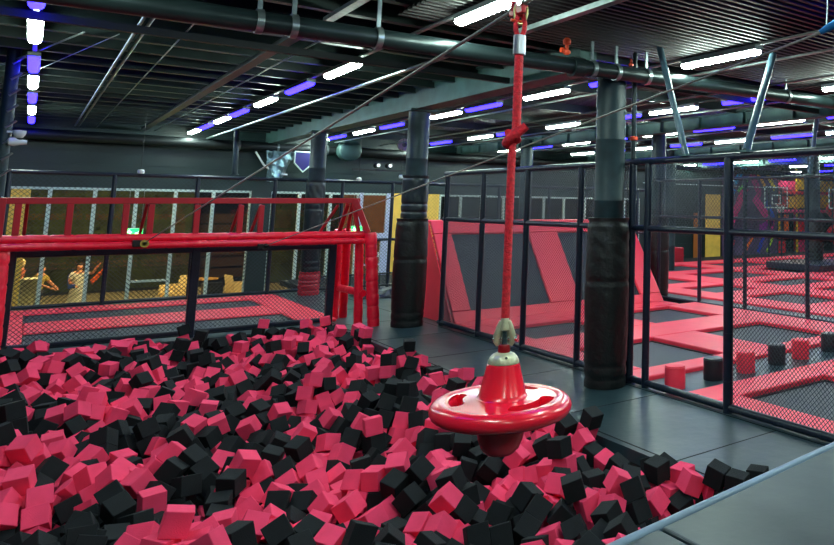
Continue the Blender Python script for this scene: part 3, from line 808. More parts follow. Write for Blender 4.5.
p3 = long_pipe('ceiling_pipe', [(-2.1, 26.5, 4.2), (22, 26.5, 4.2)], .15, PIPED, 'dark fat pipe along the top of the back wall above the windows')
for x in (4.8, 5.9, 7.4):
    mb = MB(); c = Vector((x, 26.5, 4.2)) - p3.location; mb.lathe([(.151, -.03), (.165, -.03), (.165, .03), (.151, .03), (.151, -.03)], c, 24, 'x'); mb.build('clamp', GALV, p3, smooth=True)
long_pipe('ceiling_pipe', [(22, 26.3, 4.3), (44, 26.3, 4.3)], .13, PIPED, 'dark pipe under the ceiling before the colourful mural')
cd = [(.80, 4.5, .02, GALV, 'left tube of the bright twin conduit under the ceiling over the pit'), (.88, 4.5, .02, GALV, 'right tube of the bright twin conduit under the ceiling over the pit'),
      (1.27, 4.5, .009, GALV, 'thin conduit between the bright twin conduit and the flat cable tray'),
      (2.62, 4.5, .012, GALV, 'thin conduit just right of the flat cable tray'),
      (3.95, 4.36, .028, GALV, 'thick steel conduit below the row of lights over the pit')]
for x, z, r, m, lab in cd: long_pipe('conduit', [(x, 9.0, z), (x, 26.6, z)], r, m, lab, 'conduit', 10)
for i, x in enumerate((7.5, 9.0, 10.6, 13.9, 16.9)):
    long_pipe('conduit', [(x, 2, 4.44), (x, 26, 4.44)], .02, GALV, 'steel ceiling conduit, %s one right of the beam on the columns' % ORD[i], 'conduit', 8)
t = empty('cable_tray', (2.34, 9.4, 4.5), 'flat grey cable tray running away under the ceiling over the pit', 'cable tray')
mb = MB(); mb.box(-.07, .07, 0, 17, -.01, .0); mb.box(-.07, -.06, 0, 17, 0, .05); mb.box(.06, .07, 0, 17, 0, .05); mb.build('channel', mat('tray_steel', (104, 116, 118), .5, metal=.5), t)
t = empty('cable_tray', (4.22, 4.2, 4.46), 'bright steel channel slanting out of the top of the picture right of the rope', 'cable tray')
mb = MB(); mb.box(-.045, .045, 0, 3.5, -.01, .0); mb.box(-.045, -.035, 0, 3.5, 0, .05); mb.box(.035, .045, 0, 3.5, 0, .05); mb.build('channel', GALV, t)
t = empty('cable_tray', (2.5, 7.4, 4.6), 'short bright steel channel above the thick pipe at the top', 'cable tray')
mb = MB(); mb.box(-.05, .05, -3, 1.9, -.01, .0); mb.box(-.05, -.04, -3, 1.9, 0, .04); mb.box(.04, .05, -3, 1.9, 0, .04); mb.build('channel', GALV, t)
for i, (a, b, lab) in enumerate((((-.62, 16.6, 4.6), (.35, 12.2, 4.6), 'thin sagging ceiling wire crossing the leftmost light row'), ((-.62, 19.2, 4.6), (.7, 12.0, 4.6), 'thin ceiling wire behind the one crossing the leftmost light row'))):
    long_pipe('ceiling_wire', [a, ((a[0] + b[0]) / 2, (a[1] + b[1]) / 2, 4.585), b], .012 if i == 0 else .006, GALV, lab, 'wire', 8)

# slanting struts above the fence, and the sprinkler drop pole
def strut(a, b, r, label):
    t = empty('strut', b, label, 'strut'); A = Vector(a) - Vector(b)
    mb = MB(); mb.tube([A, (0, 0, 0)], r, 16)
    for k in (.25, .5, .75): 
        p = A * k; d_ = A.normalized() * .012; mb.tube([p - d_, p + d_], r * 1.06, 16)
    mb.build('tube', mat('teal_padded_steel', (72, 98, 112), .3, var=.2, vscale=9, bump=.2, bscale=9), t, smooth=True)
    mb = MB(); mb.box(-.07, .07, -.07, .07, -.012, .012); mb.build('foot_plate', BEAM, t)
strut((6.3, 7.53, 4.62), (6.3, 6.95, 3.07), .045, 'slanting teal tube from the ceiling to the fence rail, right of the column')
strut((7.42, 6.42, 4.5), (6.3, 5.88, 3.07), .05, 'slanting teal tube from the fence rail leaning the other way, farther right')
strut((12.6, 9.62, 4.5), (12.6, 9.86, 3.14), .05, 'short slanting tube at the right picture edge above the inner fence')
strut((5.6, 26.0, 4.8), (5.5, 24.6, 3.2), .06, 'slanting pale post between the row of lights and the back wall') if False else None
t = empty('slanting_post', (4.45, 24.8, 3.0), 'pale slanting post by the back wall under the row of lights over the pit', 'post')
mb = MB(); mb.tube([(0, 0, .22), (-.05, 0, 1.6)], .07, 14); mb.tube([(0, 0, .2), (0, 0, .23)], .1, 14); mb.build('tube', COLM, t, smooth=True)
t = empty('drop_pole', (6.3, 8.07, 3.06), 'slim dark pipe rising from the fence rail to the ceiling beside the column', 'pipe')
mb = MB(); mb.tube([(0, 0, 0.0), (0, 0, 1.57)], .038, 14); mb.build('tube', PIPE, t, smooth=True)
mb = MB(); mb.lathe([(.041, -.03), (.06, -.02), (.06, .02), (.041, .03)], (0, 0, .3), 14); mb.build('orange_joint', ORANGE, t, smooth=True)

# ------------------------------------------------------------------ small fittings by the back
t = empty('security_camera', (-.19, 15.22, 3.43), 'white dome security camera on the pole at the left edge', 'camera')
mb = MB(); mb.lathe([(.0001, -.085), (.045, -.07), (.07, -.03), (.08, 0), (.08, .04), (.0001, .05)], (0, 0, 0), 24); mb.build('housing', WHITEP, t, smooth=True)
mb = MB(); mb.lathe([(.0001, -.105), (.03, -.1), (.045, -.08)], (.015, -.02, 0), 18); mb.build('lens_dome', BLACKP, t, smooth=True)
mb = MB(); mb.box(-.16, -.06, .0, .03, .0, .03); mb.build('arm', WHITEP, t)
t = empty('hanging_lamp', (-.24, 15.22, 3.29), 'white pear shaped lamp just below the dome camera at the left edge', 'lamp')
mb = MB(); mb.lathe([(.03, -.08), (.06, -.06), (.07, 0), (.045, .07), (.03, .15), (.0001, .15)], (0, 0, 0), 20, 'x'); mb.build('body', WHITEP, t, smooth=True)
t = empty('tall_pole', (-.36, 15.3, 2.45), 'tall grey green pole at the left picture edge carrying the camera', 'pole')
mb = MB(); mb.tube([(0, 0, 0), (0, 0, 2.48)], .085, 18); mb.build('tube', COLM, t, smooth=True)
for k in range(8):
    mb = MB(); mb.tube([(.0, -.09, .3 + .25 * k), (.12, -.09, .42 + .25 * k)], .016, 8); mb.build('rung', GALV, t, smooth=True)
for i, (x, y, z, lab) in enumerate(((1.94, 21.62, 3.1, 'small white round lamp on the cage rail above the green exit sign'), (8.15, 21.62, 3.2, 'small white round lamp on the cage rail beside the second column'), (6.95, 21.62, 3.08, 'small white round lamp on the cage rail between the two far columns'))):
    t = empty('rail_lamp', (x, y, z), lab, 'lamp')
    mb = MB(); mb.lathe([(.0001, -.05), (.06, -.04), (.075, .0), (.06, .05), (.0001, .06)], (0, 0, 0), 18); mb.build('shade', WHITEP, t, smooth=True)
    mb = MB(); mb.tube([(0, 0, .06), (0, .02, 1.5)], .006, 6); mb.build('cord', BLACKP, t)
# foil wrapped duct
t = empty('foil_duct', (5.95, 26.2, 3.3), 'crumpled silver foil duct hanging from the dark pipe by the back wall', 'duct')
rnd = random.Random(9); vs = []; fs = []; n_ = 20
for i in range(9):
    z = .75 - i * .12; w_ = .42 - .03 * i
    for j in range(n_):
        a = 2 * PI * j / n_; k = 1 + rnd.uniform(-.14, .14); vs.append((w_ * k * math.cos(a) - .02 * i, .2 * k * math.sin(a), z + rnd.uniform(-.03, .03)))
for i in range(8):
    for j in range(n_):
        a = i * n_ + j; b = i * n_ + (j + 1) % n_; fs.append((a, b, b + n_, a + n_))
fs.append(tuple(range(n_))); fs.append(tuple(range(9 * n_ - 1, 8 * n_ - 1, -1)))
mb = MB(); mb.add(vs, fs); mb.build('foil', mat('foil', (120, 150, 158), .3, metal=.8, var=.4, vscale=8), t)
mb = MB(); mb.tube([(-.75, -.1, .7), (-.5, -.1, .3), (-.15, -.1, .02), (.2, -.1, .0)], .03, 10); mb.build('white_hose', WHITEP, t, smooth=True)
t = empty('hanging_shield', (6.6, 26.1, 3.75), 'white rimmed shield shape hanging under the dark pipe beside the foil duct', 'hanging sign')
sp = [(-.26, .3), (.26, .3), (.26, -.05), (0, -.32), (-.26, -.05)]
mb = MB(); mb.add([(x, y, z) for y in (-.02, .02) for x, z in sp], [(0, 1, 2, 3, 4), (9, 8, 7, 6, 5)] + [(i, (i + 1) % 5, (i + 1) % 5 + 5, i + 5) for i in range(5)]); mb.build('face', mat('violet_panel', (40, 34, 110), .5), t)
mb = MB(); mb.tube([(x * 1.05, 0, z * 1.05) for x, z in sp] + [(sp[0][0] * 1.05, 0, sp[0][1] * 1.05)], .03, 8); mb.build('rim', WHITEF, t, smooth=True)
t = empty('round_duct_end', (8.0, 25.9, 4.2), 'grey round duct end beside the second column near the back wall', 'duct')
mb = MB(); mb.lathe([(.0001, -.05), (.3, -.05), (.36, 0), (.36, .4), (.0001, .4)], (0, 0, 0), 32, 'y'); mb.build('duct_cap', mat('duct_teal', (50, 78, 78), .5, metal=.3), t, smooth=True)
t = empty('ceiling_speaker', (9.3, 24.6, 4.4), 'pale round speaker with dark centre hanging left of the second column', 'speaker')
mb = MB(); mb.lathe([(.08, -.04), (.2, -.05), (.22, 0), (.2, .1), (.0001, .12)], (0, 0, 0), 28, 'y'); mb.build('cone', mat('speaker_mauve', (150, 130, 145), .6), t, smooth=True)
mb = MB(); mb.lathe([(.0001, -.05), (.08, -.04)], (0, 0, 0), 20, 'y'); mb.build('centre_cap', BLACKP, t, smooth=True)
t = empty('stage_light_bar', (8.9, 25.6, 3.55), 'black bar with small spotlights hanging near the back wall beside the second column', 'spotlight bar')
mb = MB(); mb.box(-.9, .9, -.03, .03, -.03, .03); mb.build('bar', BLACKP, t)
for x in (-.1, .3):
    mb = MB(); mb.lathe([(.07, -.12), (.1, -.1), (.1, .1), (.0001, .12)], (x, 0, .16), 16, 'y'); s_ = mb.build('spotlight', BLACKP, t, smooth=True)
    mb = MB(); mb.lathe([(.0001, -.13), (.06, -.125)], (x, 0, .16), 14, 'y'); mb.build('lens', mat('lamp_lens', (240, 250, 240), .3, emit=(230, 250, 235), estr=.3), s_, smooth=True)

# exit signs
def sign(x, y, z, w_, h_, label):
    t = empty('exit_sign', (x, y, z), label, 'sign')
    mb = MB(); mb.box(-w_ / 2 - .02, w_ / 2 + .02, .0, .05, -h_ / 2 - .02, h_ / 2 + .02); mb.build('sign_case', WHITEP, t, bevel=.008)
    mb = MB(); mb.box(-w_ / 2, w_ / 2, -.008, .0, -h_ / 2, h_ / 2); mb.build('green_face', GREENS, t)
    mb = MB()
    for a, b, r in (((-.02, .055), (.0, -.01), .018), ((.0, -.01), (.05, -.05), .014), ((.0, -.01), (-.05, -.04), .014), ((-.05, -.04), (-.06, -.08), .012), ((-.02, .05), (.05, .03), .012), ((-.02, .05), (-.07, .02), .012)):
        mb.tube([(a[0] - w_ * .2, -.014, a[1]), (b[0] - w_ * .2, -.014, b[1])], r * .8, 8)
    mb.lathe([(.0001, -.008), (.02, -.006), (.02, .004)], (-w_ * .2 - .02, -.012, .085), 10, 'y')
    mb.tube([(w_ * .08, -.014, 0), (w_ * .36, -.014, 0)], .012, 6); mb.tube([(w_ * .26, -.014, .05), (w_ * .38, -.014, 0), (w_ * .26, -.014, -.05)], .012, 6)
    mb.build('running_figure', WHITES, t)
    mb = MB(); mb.tube([(-w_ * .4, .02, h_ / 2), (-w_ * .4, .02, h_ / 2 + 1.2)], .006, 6); mb.tube([(w_ * .4, .02, h_ / 2), (w_ * .4, .02, h_ / 2 + 1.2)], .006, 6); mb.build('chain', GALV, t)
sign(2.38, 26.85, 1.46, .42, .26, 'green exit sign glowing just above the red padded beam on the left')
sign(8.66, 26.85, 1.46, .34, .26, 'green exit sign seen between the legs at the right end of the red frame')
for o_ in [o_ for o_ in bpy.data.objects if o_.name.startswith('chain')]: pass
# ------------------------------------------------------------------ patio behind the panes
t = empty('service_counter', (.12, 28.3, -1.2), 'cream service counter behind the window at the far left', 'counter')
mb = MB(); mb.box(-.3, .3, -.3, .3, 0, 1.32); mb.build('body', CREAMW, t, bevel=.01)
mb = MB(); mb.box(-.33, .33, -.33, .33, 1.325, 1.37); mb.build('counter_top', CREAMW, t, bevel=.01)
t = empty('clay_jar', (-.02, 28.3, .175), 'terracotta and beige jar standing on the cream counter', 'jar')
mb = MB(); mb.lathe([(.1, 0), (.14, .1), (.15, .22), (.1, .3)], (0, 0, 0), 20); mb.build('body', TERRA, t, smooth=True)
mb = MB(); mb.lathe([(.1, .3), (.13, .36), (.13, .5), (.05, .56), (.0001, .56)], (0, 0, 0), 20); mb.build('lid', BEIGE, t, smooth=True)

def skin_mesh(name, verts, edges, radii, m, parent=None, sub=1):
    me = bpy.data.meshes.new(name); me.from_pydata(verts, edges, []); me.materials.append(m)
    o = bpy.data.objects.new(name, me); COL.objects.link(o)
    if parent: o.parent = parent
    md = o.modifiers.new('skin', 'SKIN')
    for i, r in enumerate(radii):
        sv = me.skin_vertices[0].data[i]; sv.radius = (r, r) if not isinstance(r, tuple) else r; sv.use_root = (i == 0)
    md.use_smooth_shade = True
    s = o.modifiers.new('sub', 'SUBSURF'); s.levels = sub; s.render_levels = sub + 1
    return o
def person(x, y, z, rz, label, arms, top, bottom, dress=False, hair_long=True, stoop=0.):
    """arms = ((elbow, wrist) left, (elbow, wrist) right) in body space, x = to the body's left, -y = facing"""
    t = empty('person', (x, y, z), label, 'person', rz=rz)
    H = Vector
    pel = H((0, 0, .92)); chest = H((0, -stoop * .5, 1.22)); sh = H((0, -stoop, 1.40)); nk = H((0, -stoop * 1.1, 1.47)); hd = H((0, -stoop * 1.25 - .01, 1.56)); crown = H((0, -stoop * 1.25, 1.64))
    V = [pel, chest, sh, nk, hd, crown]; R_ = [.13, (.15, .11), (.10, .08), .052, .092, .075]; E_ = [(0, 1), (1, 2), (2, 3), (3, 4), (4, 5)]
    def chain(start, pts, rs):
        p = start
        for q, r in zip(pts, rs): V.append(H(q)); R_.append(r); E_.append((p, len(V) - 1)); p = len(V) - 1
        return p
    for s, (el, wr) in zip((1, -1), arms):
        e = chain(2, [(s * .17, -stoop, 1.38), el, wr], [.055, .042, .030])
        w_ = H(wr); d_ = (w_ - H(el)).normalized(); sd = d_.cross(H((0, 0, 1)));  sd = sd.normalized() if sd.length > .1 else H((1, 0, 0))
        k = chain(e, [w_ + d_ * .06], [.03])
        for f_, L in ((-.024, .075), (-.008, .09), (.008, .085), (.024, .07)):
            chain(k, [w_ + d_ * .09 + sd * f_, w_ + d_ * (.09 + L * .6) + sd * f_ * 1.1 + H((0, 0, -.015))], [.0095, .008])
        chain(e, [w_ + d_ * .04 + sd * .04, w_ + d_ * .075 + sd * .055], [.011, .009])
    for s in (1, -1): chain(0, [(s * .09, 0, .86), (s * .10, -.02, .48), (s * .11, .02, .09), (s * .12, -.10, .035)], [.085, .055, .038, .035])
    body = skin_mesh('body', V, E_, R_, SKIN, t)
    # face details
    mb = MB(); c = hd
    mb.lathe([(.0001, -.014), (.009, -.010), (.012, 0)], c + H((0, -.095, -.005)), 8, 'y'); mb.build('nose', SKIN, t, smooth=True)
    for s in (-.034, .034):
        mb = MB(); mb.lathe([(.0001, -.006), (.009, 0)], c + H((s, -.088, .022)), 8, 'y'); mb.build('eye', HAIR, t)
    mb = MB(); mb.box(c.x - .022, c.x + .022, c.y - .094, c.y - .086, c.z - .045, c.z - .037); mb.build('mouth', TERRA, t)
    # hair
    hv = [hd + H((0, .01, .05)), hd + H((0, .035, .075)), hd + H((0, .055, .0))]; hr = [.088, .095, .085]; he = [(0, 1), (1, 2)]
    if hair_long: hv.append(hd + H((0, .06, -.14))); hr.append(.06); he.append((2, 3))
    skin_mesh('hair', hv, he, hr, HAIR, t)
    # clothes
    tv = [(0, 0, .88), tuple(chest), (0, -stoop, 1.38)]; te = [(0, 1), (1, 2)]; tr = [.155, (.17, .13), (.115, .095)]
    for s, (el, wr) in zip((1, -1), arms):
        tv += [(s * .175, -stoop, 1.375), tuple(H((s * .17, -stoop, 1.38)).lerp(H(el), .75))]; i = len(tv); te += [(2, i - 2), (i - 2, i - 1)]; tr += [.072, .058]
    skin_mesh('top', tv, te, tr, top, t)
    if dress:
        mb = MB(); mb.lathe([(.15, .98), (.19, .85), (.24, .45), (.27, .38)], (0, 0, 0), 28); mb.build('skirt', bottom, t, smooth=True)
    else:
        bv = [(0, 0, .93)]; br = [.15]; be = []
        for s in (1, -1):
            i = len(bv); bv += [(s * .092, 0, .84), (s * .10, -.02, .48), (s * .11, .02, .12)]; br += [.10, .072, .058]; be += [(0, i), (i, i + 1), (i + 1, i + 2)]
        skin_mesh('trousers', bv, be, br, bottom, t)
    return t
person(.40, 29.0, -1.2, math.radians(62), 'dark haired person in a mustard top leaning beside the cream counter', (((.26, -.22, 1.14), (.16, -.42, 1.02)), ((-.25, -.2, 1.14), (-.10, -.42, 1.02))), YTOP, DPANT, stoop=.08)
p2 = person(1.36, 29.2, -1.2, math.radians(20), 'person in a pale dress raising one arm with an orange cloth', (((.30, -.1, 1.36), (.38, -.2, 1.58)), ((-.25, -.05, 1.14), (-.18, -.22, 1.05))), WTOP, WTOP, dress=True, hair_long=True)
t = empty('orange_cloth', (1.68, 28.98, .06), 'orange cloth held up by the person in the pale dress', 'cloth')
vs = []; fs = []
for i in range(9):
    for j in range(6):
        u, v_ = i / 8, j / 5; vs.append((.30 * u + .05 * v_ - .05, .03 * math.sin(u * 8 + v_ * 3), .40 * u - .12 * v_ - .1))
for i in range(8):
    for j in range(5): a = i * 6 + j; fs.append((a, a + 1, a + 7, a + 6))
mb = MB(); mb.add(vs, fs); o = mb.build('fabric', ORC, t, smooth=True); s = o.modifiers.new('thick', 'SOLIDIFY'); s.thickness = .012
t = empty('belt_bag', (1.20, 28.92, -.18), 'small blue bag at the waist of the person in the pale dress', 'bag')
mb = MB(); mb.box(-.09, .09, -.05, .05, -.06, .06); mb.build('pouch', BLUEC, t, bevel=.02); mb = MB(); mb.tube([(-.09, 0, .05), (-.1, .06, .3), (0, .1, .52)], .01, 6); mb.build('strap', BLUEC, t)

def armchair(x, y, rz, label):
    t = empty('armchair', (x, y, -1.2), label, 'armchair', rz=rz)
    mb = MB(); mb.box(-.32, .32, -.32, .3, .30, .42); mb.build('seat', BEIGE, t, bevel=.04, seg=3)
    mb = MB(); mb.hexa([(-.32, .24, .42), (.32, .24, .42), (.30, .36, .95), (-.30, .36, .95)], (0, .09, 0)); mb.build('backrest', BEIGE, t, bevel=.04, seg=3)
    for s in (-1, 1):
        mb = MB(); mb.box(s * .36 - .05, s * .36 + .05, -.3, .34, .3, .66); mb.build('armrest', BEIGE, t, bevel=.035, seg=3)
        for yy in (-.26, .28):
            mb = MB(); mb.tube([(s * .32, yy, .32), (s * .33, yy, 0)], .022, 8); mb.build('leg', WOOD, t)
armchair(6.05, 31.2, math.radians(100), 'beige wicker armchair seen behind the window right of the black box planter')
armchair(4.15, 31.6, math.radians(-60), 'beige wicker armchair seen behind the window left of the black box planter')
t = empty('patio_table', (5.1, 32.1, -1.2), 'light wooden table top between the two beige armchairs', 'table')
mb = MB(); mb.lathe([(.0001, .74), (.42, .74), (.43, .76), (.42, .79), (.0001, .79)], (0, 0, 0), 32); mb.build('table_top', WOOD, t, smooth=True)
mb = MB(); mb.tube([(0, 0, .01), (0, 0, .74)], .04, 12); mb.build('pedestal', BLACKP, t, smooth=True); mb = MB(); mb.lathe([(.25, 0), (.25, .02), (.05, .04)], (0, 0, 0), 24); mb.build('foot', BLACKP, t)
t = empty('box_planter', (5.05, 30.3, -1.2), 'black box planter behind the window between the two armchairs', 'planter')
mb = MB(); mb.box(-.3, .3, -.2, .2, 0, .78); mb.box(-.33, .33, -.23, .23, .70, .76); mb.build('box', BLACKP, t, bevel=.01)
# low railing and bench line outside the panes
t = empty('patio_railing', (6, 27.6, -1.2), 'low black railing along the foot of the windows', 'railing')
mb = MB(); mb.tube([(-3.8, 0, .62), (7.5, 0, .62)], .02, 8); mb.tube([(-3.8, 0, .12), (7.5, 0, .12)], .014, 8); mb.build('rail', BLACKP, t)
mb = MB()
for k in range(95): mb.box(-3.8 + .12 * k - .006, -3.8 + .12 * k + .006, -.006, .006, .12, .62)
o = mb.build('bars', BLACKP, t)
# hedge and trees in the dark, street lamp, timber fence
def hedge(x0, x1, y, h, label, seed):
    rnd = random.Random(seed); mb = MB((x0, y, -1.22)); vs = []; fs = []
    for k in range(int((x1 - x0) * 60)):
        cx = rnd.uniform(x0, x1); cy = y + rnd.uniform(-.5, .5); cz = -1.2 + rnd.random() ** .7 * h * (1 + .2 * math.sin(cx * 1.7)); s = rnd.uniform(.08, .2)
        a = Vector((rnd.uniform(-1, 1), rnd.uniform(-1, 1), rnd.uniform(-1, 1))).normalized() * s; b = a.orthogonal().normalized() * s * .6
        c = Vector((cx, cy, cz)); n = len(vs); vs += [c - a, c + b, c + a, c - b]; fs.append((n, n + 1, n + 2, n + 3))
    mb.add(vs, fs); mb.box(x0, x1, y - .25, y + .25, -1.22, -1.2 + h * .75)
    return tag(mb.build('hedge', LEAF, fix=False), label, 'hedge')
hedge(-1.5, 5.6, 38.5, 5.4, 'tall dark leafy hedge outside the left windows', 2)
hedge(8.2, 14.5, 38, 5.0, 'tall dark leafy hedge outside the windows near the columns', 3)
t = empty('timber_fence', (8, 39.5, -1.2), 'brown timber fence standing outside in the dark', 'fence')
for k in range(6):
    mb = MB(); mb.box(-3, 6, -.03, .03, .15 + .5 * k, .55 + .5 * k); mb.build('board', mat('brown_timber', (70, 46, 24), .7, var=.3, vscale=3), t)
for x in (-3, 0, 3, 6):
    mb = MB(); mb.box(x - .06, x + .06, .03, .12, 0, 3.2); mb.build('fence_post', mat('brown_timber', (70, 46, 24)), t)
t = empty('street_lamp', (4.98, 42.5, -1.2), 'street lamp with a small white light outside in the dark', 'street lamp')
mb = MB(); mb.tube([(0, 0, 0), (0, 0, 3.1)], .05, 8); mb.build('pole', BLACKP, t)
mb = MB(); mb.lathe([(.0001, -.1), (.12, -.05), (.12, .05), (.0001, .1)], (0, -.1, 3.15), 14); mb.build('lamp_head', mat('street_white', (220, 240, 255), .5, emit=(200, 230, 255), estr=8), t)
mb = MB(); mb.box(9.9, 12.4, 32.6, 32.8, -1.2, 3.4); tag(mb.build('wall_orange', mat('orange_brown_wall', (96, 58, 26), .7, var=.2)), kind='structure')
mb = MB(); mb.box(-6, 21.5, 27.3, 33, 3.3, 3.4); struct_obj('ceiling_patio', mb, NIGHT)
for i, (x, y) in enumerate(((.4, 27.75), (2.2, 28.2), (5.0, 28.6), (10.5, 29.0), (3.0, 32.3))):  # unseen lamps added to brighten the counter, people and patio floor
    t = empty('patio_fill_lamp', (x, y, 3.2), 'added unseen warm fill lamp, %s' % ('the one deepest under the patio roof' if i == 4 else ORD[i] + ' from the left in the front line'), 'lamp', 'added warm fill lamps under the patio roof')
    mb = MB(); mb.lathe([(.13, .09), (.13, .0), (.11, -.03), (.0001, -.05)], (0, 0, 0), 20); mb.build('globe', mat('fill_globe', (255, 220, 150), .5, emit=(255, 228, 170), estr=260), t, smooth=True)

# ------------------------------------------------------------------ far right: mural, panels, hoops, play structure
def px_panel(name, x0, x1, z0, z1, m, label, cat, y=26.95, th=.05):
    mb = MB((x0, y, z0)); mb.box(x0, x1, y - th, y, z0, z1); return tag(mb.build(name, m), label, cat)
px_panel('yellow_panel', 25.8, 26.85, -.14, 3.05, YELP, 'tall yellow orange panel on the far wall between the fences', 'wall panel')
px_panel('brown_panel', 24.98, 25.45, -.14, 2.1, mat('brown_orange', (170, 96, 36), .6), 'narrow brown orange panel left of the tall yellow one', 'wall panel')
t = empty('white_door_frame', (22.3, 26.9, -.14), 'thin white door outline on the dark far wall', 'door frame')
for a, b in (((0, 0, 0), (0, 0, 3.1)), ((0, 0, 3.1), (.45, 0, 3.1)), ((.45, 0, 0), (.45, 0, 3.1))):
    mb = MB(); mb.bar(a, b, .05, .05); mb.build('frame_bar', WHITEF, t)
mb = MB((22.3, 26.85, 3.5)); mb.box(21.6, 31.4, 26.84, 26.88, 3.5, 3.54); tag(mb.build('wall_trim_line', WHITEF), 'thin white line along the top of the far wall panels', 'trim line')
mu = empty('mural', (26.6, 26.95, -.14), 'dark wall mural with slanted pink, blue, green and yellow strokes', 'mural')
mb = MB(); mb.box(.4, 4.8, -.04, 0, 0, 4.8); mb.build('mural_ground', mat('mural_dark', (84, 66, 96), .6, var=.5, vscale=.9), mu)
ST = [((.7, 1.1), (2.1, 3.5), .5, (236, 50, 130)), ((.8, 2.9), (1.3, 3.5), .3, (20, 130, 220)), ((1.3, 3.8), (2.1, 4.7), .35, (30, 160, 220)), ((.6, 4.0), (.9, 4.5), .25, (210, 60, 60)),
      ((1.6, 3.4), (2.3, 4.0), .16, (110, 220, 70)), ((3.0, 4.6), (3.8, 3.7), .2, (240, 170, 50)), ((2.6, 4.5), (3.4, 3.2), .45, (170, 40, 110)), ((2.9, 3.1), (4.5, 1.5), .5, (220, 50, 140)),
      ((3.9, 2.9), (4.5, 1.8), .4, (30, 90, 200)), ((2.0, .0), (2.7, .9), .2, (240, 110, 40)), ((3.2, .1), (3.6, .9), .25, (40, 60, 180)), ((3.9, .1), (4.5, 1.0), .16, (180, 220, 50)),
      ((3.3, 1.4), (4.4, 1.7), .4, (150, 40, 150)), ((4.0, 4.4), (4.6, 3.6), .3, (220, 200, 50)), ((.6, .3), (.9, 1.4), .25, (200, 40, 100)), ((1.0, .2), (1.3, .8), .2, (210, 50, 60))]
for i, (a, b, w_, c) in enumerate(ST):
    d_ = Vector((b[0] - a[0], b[1] - a[1])).normalized(); nn = Vector((-d_.y, d_.x)) * w_ / 2; e = d_ * w_ * .3
    q = [(a[0] - nn.x, a[1] - nn.y), (b[0] - nn.x + e.x, b[1] - nn.y + e.y), (b[0] + nn.x - e.x, b[1] + nn.y - e.y), (a[0] + nn.x, a[1] + nn.y)]
    mb = MB(); mb.hexa([(x, -.041, z) for x, z in q], (0, -.006, 0)); mb.build('paint_stroke', mat('stroke_%d' % i, c, .6), mu)
t = empty('padded_cube', (21.5, 24.4, -.14), 'dark red padded cube standing by the far wall left of the yellow panel', 'padded cube')
mb = MB(); mb.box(-.28, .28, -.3, .3, .0, .74); mb.build('body', PADD, t, bevel=.04, seg=3)
mb = MB(); mb.box(-.29, .29, -.31, .31, .38, .40); mb.build('welt', PADD, t)

def hoop(x, y, label):
    t = empty('basketball_hoop', (x, y, -.14), label, 'basketball hoop')
    def frame(w_, z0, z1, th, name):
        mb = MB()
        mb.box(-w_ / 2, w_ / 2, -.02, .02, z1 - th, z1); mb.box(-w_ / 2, w_ / 2, -.02, .02, z0, z0 + th)
        mb.box(-w_ / 2, -w_ / 2 + th, -.02, .02, z0 + th, z1 - th); mb.box(w_ / 2 - th, w_ / 2, -.02, .02, z0 + th, z1 - th); mb.build(name, WHITEF, t)
    mb = MB(); mb.box(-.9, .9, .0, .015, 2.56, 3.6); mb.build('clear_board', mat('board_acrylic', (200, 215, 220), .05, trans=.95), t)
    frame(1.86, 2.52, 3.64, .06, 'board_frame'); frame(.7, 2.72, 3.22, .05, 'target_square')
    mb = MB(); P = [(.23 * math.cos(a * PI / 12), -.3 + .23 * math.sin(a * PI / 12), 2.7) for a in range(25)]; mb.tube(P, .012, 8, cap=False); mb.build('rim', ORANGE, t, smooth=True)
    mb = MB()
    for k in range(12):
        a = k * PI / 6; b = a + .4; mb.tube([(.23 * math.cos(a), -.3 + .23 * math.sin(a), 2.7), (.15 * math.cos(b), -.3 + .15 * math.sin(b), 2.3)], .006, 4); mb.tube([(.23 * math.cos(a), -.3 + .23 * math.sin(a), 2.7), (.15 * math.cos(2 * a - b), -.3 + .15 * math.sin(2 * a - b), 2.3)], .006, 4)
    mb.build('hoop_net', WHITEF, t)
    for s in (-.5, .5):
        mb = MB(); mb.tube([(s, .08, 0.01), (s, .08, 3.6)], .05, 10); mb.build('stand_post', STEEL, t, smooth=True)
hoop(29.1, 25.0, 'basketball hoop with a white outlined clear backboard before the colourful mural')
hoop(34.6, 25.0, 'basketball hoop with a white outlined clear backboard at the right picture edge')

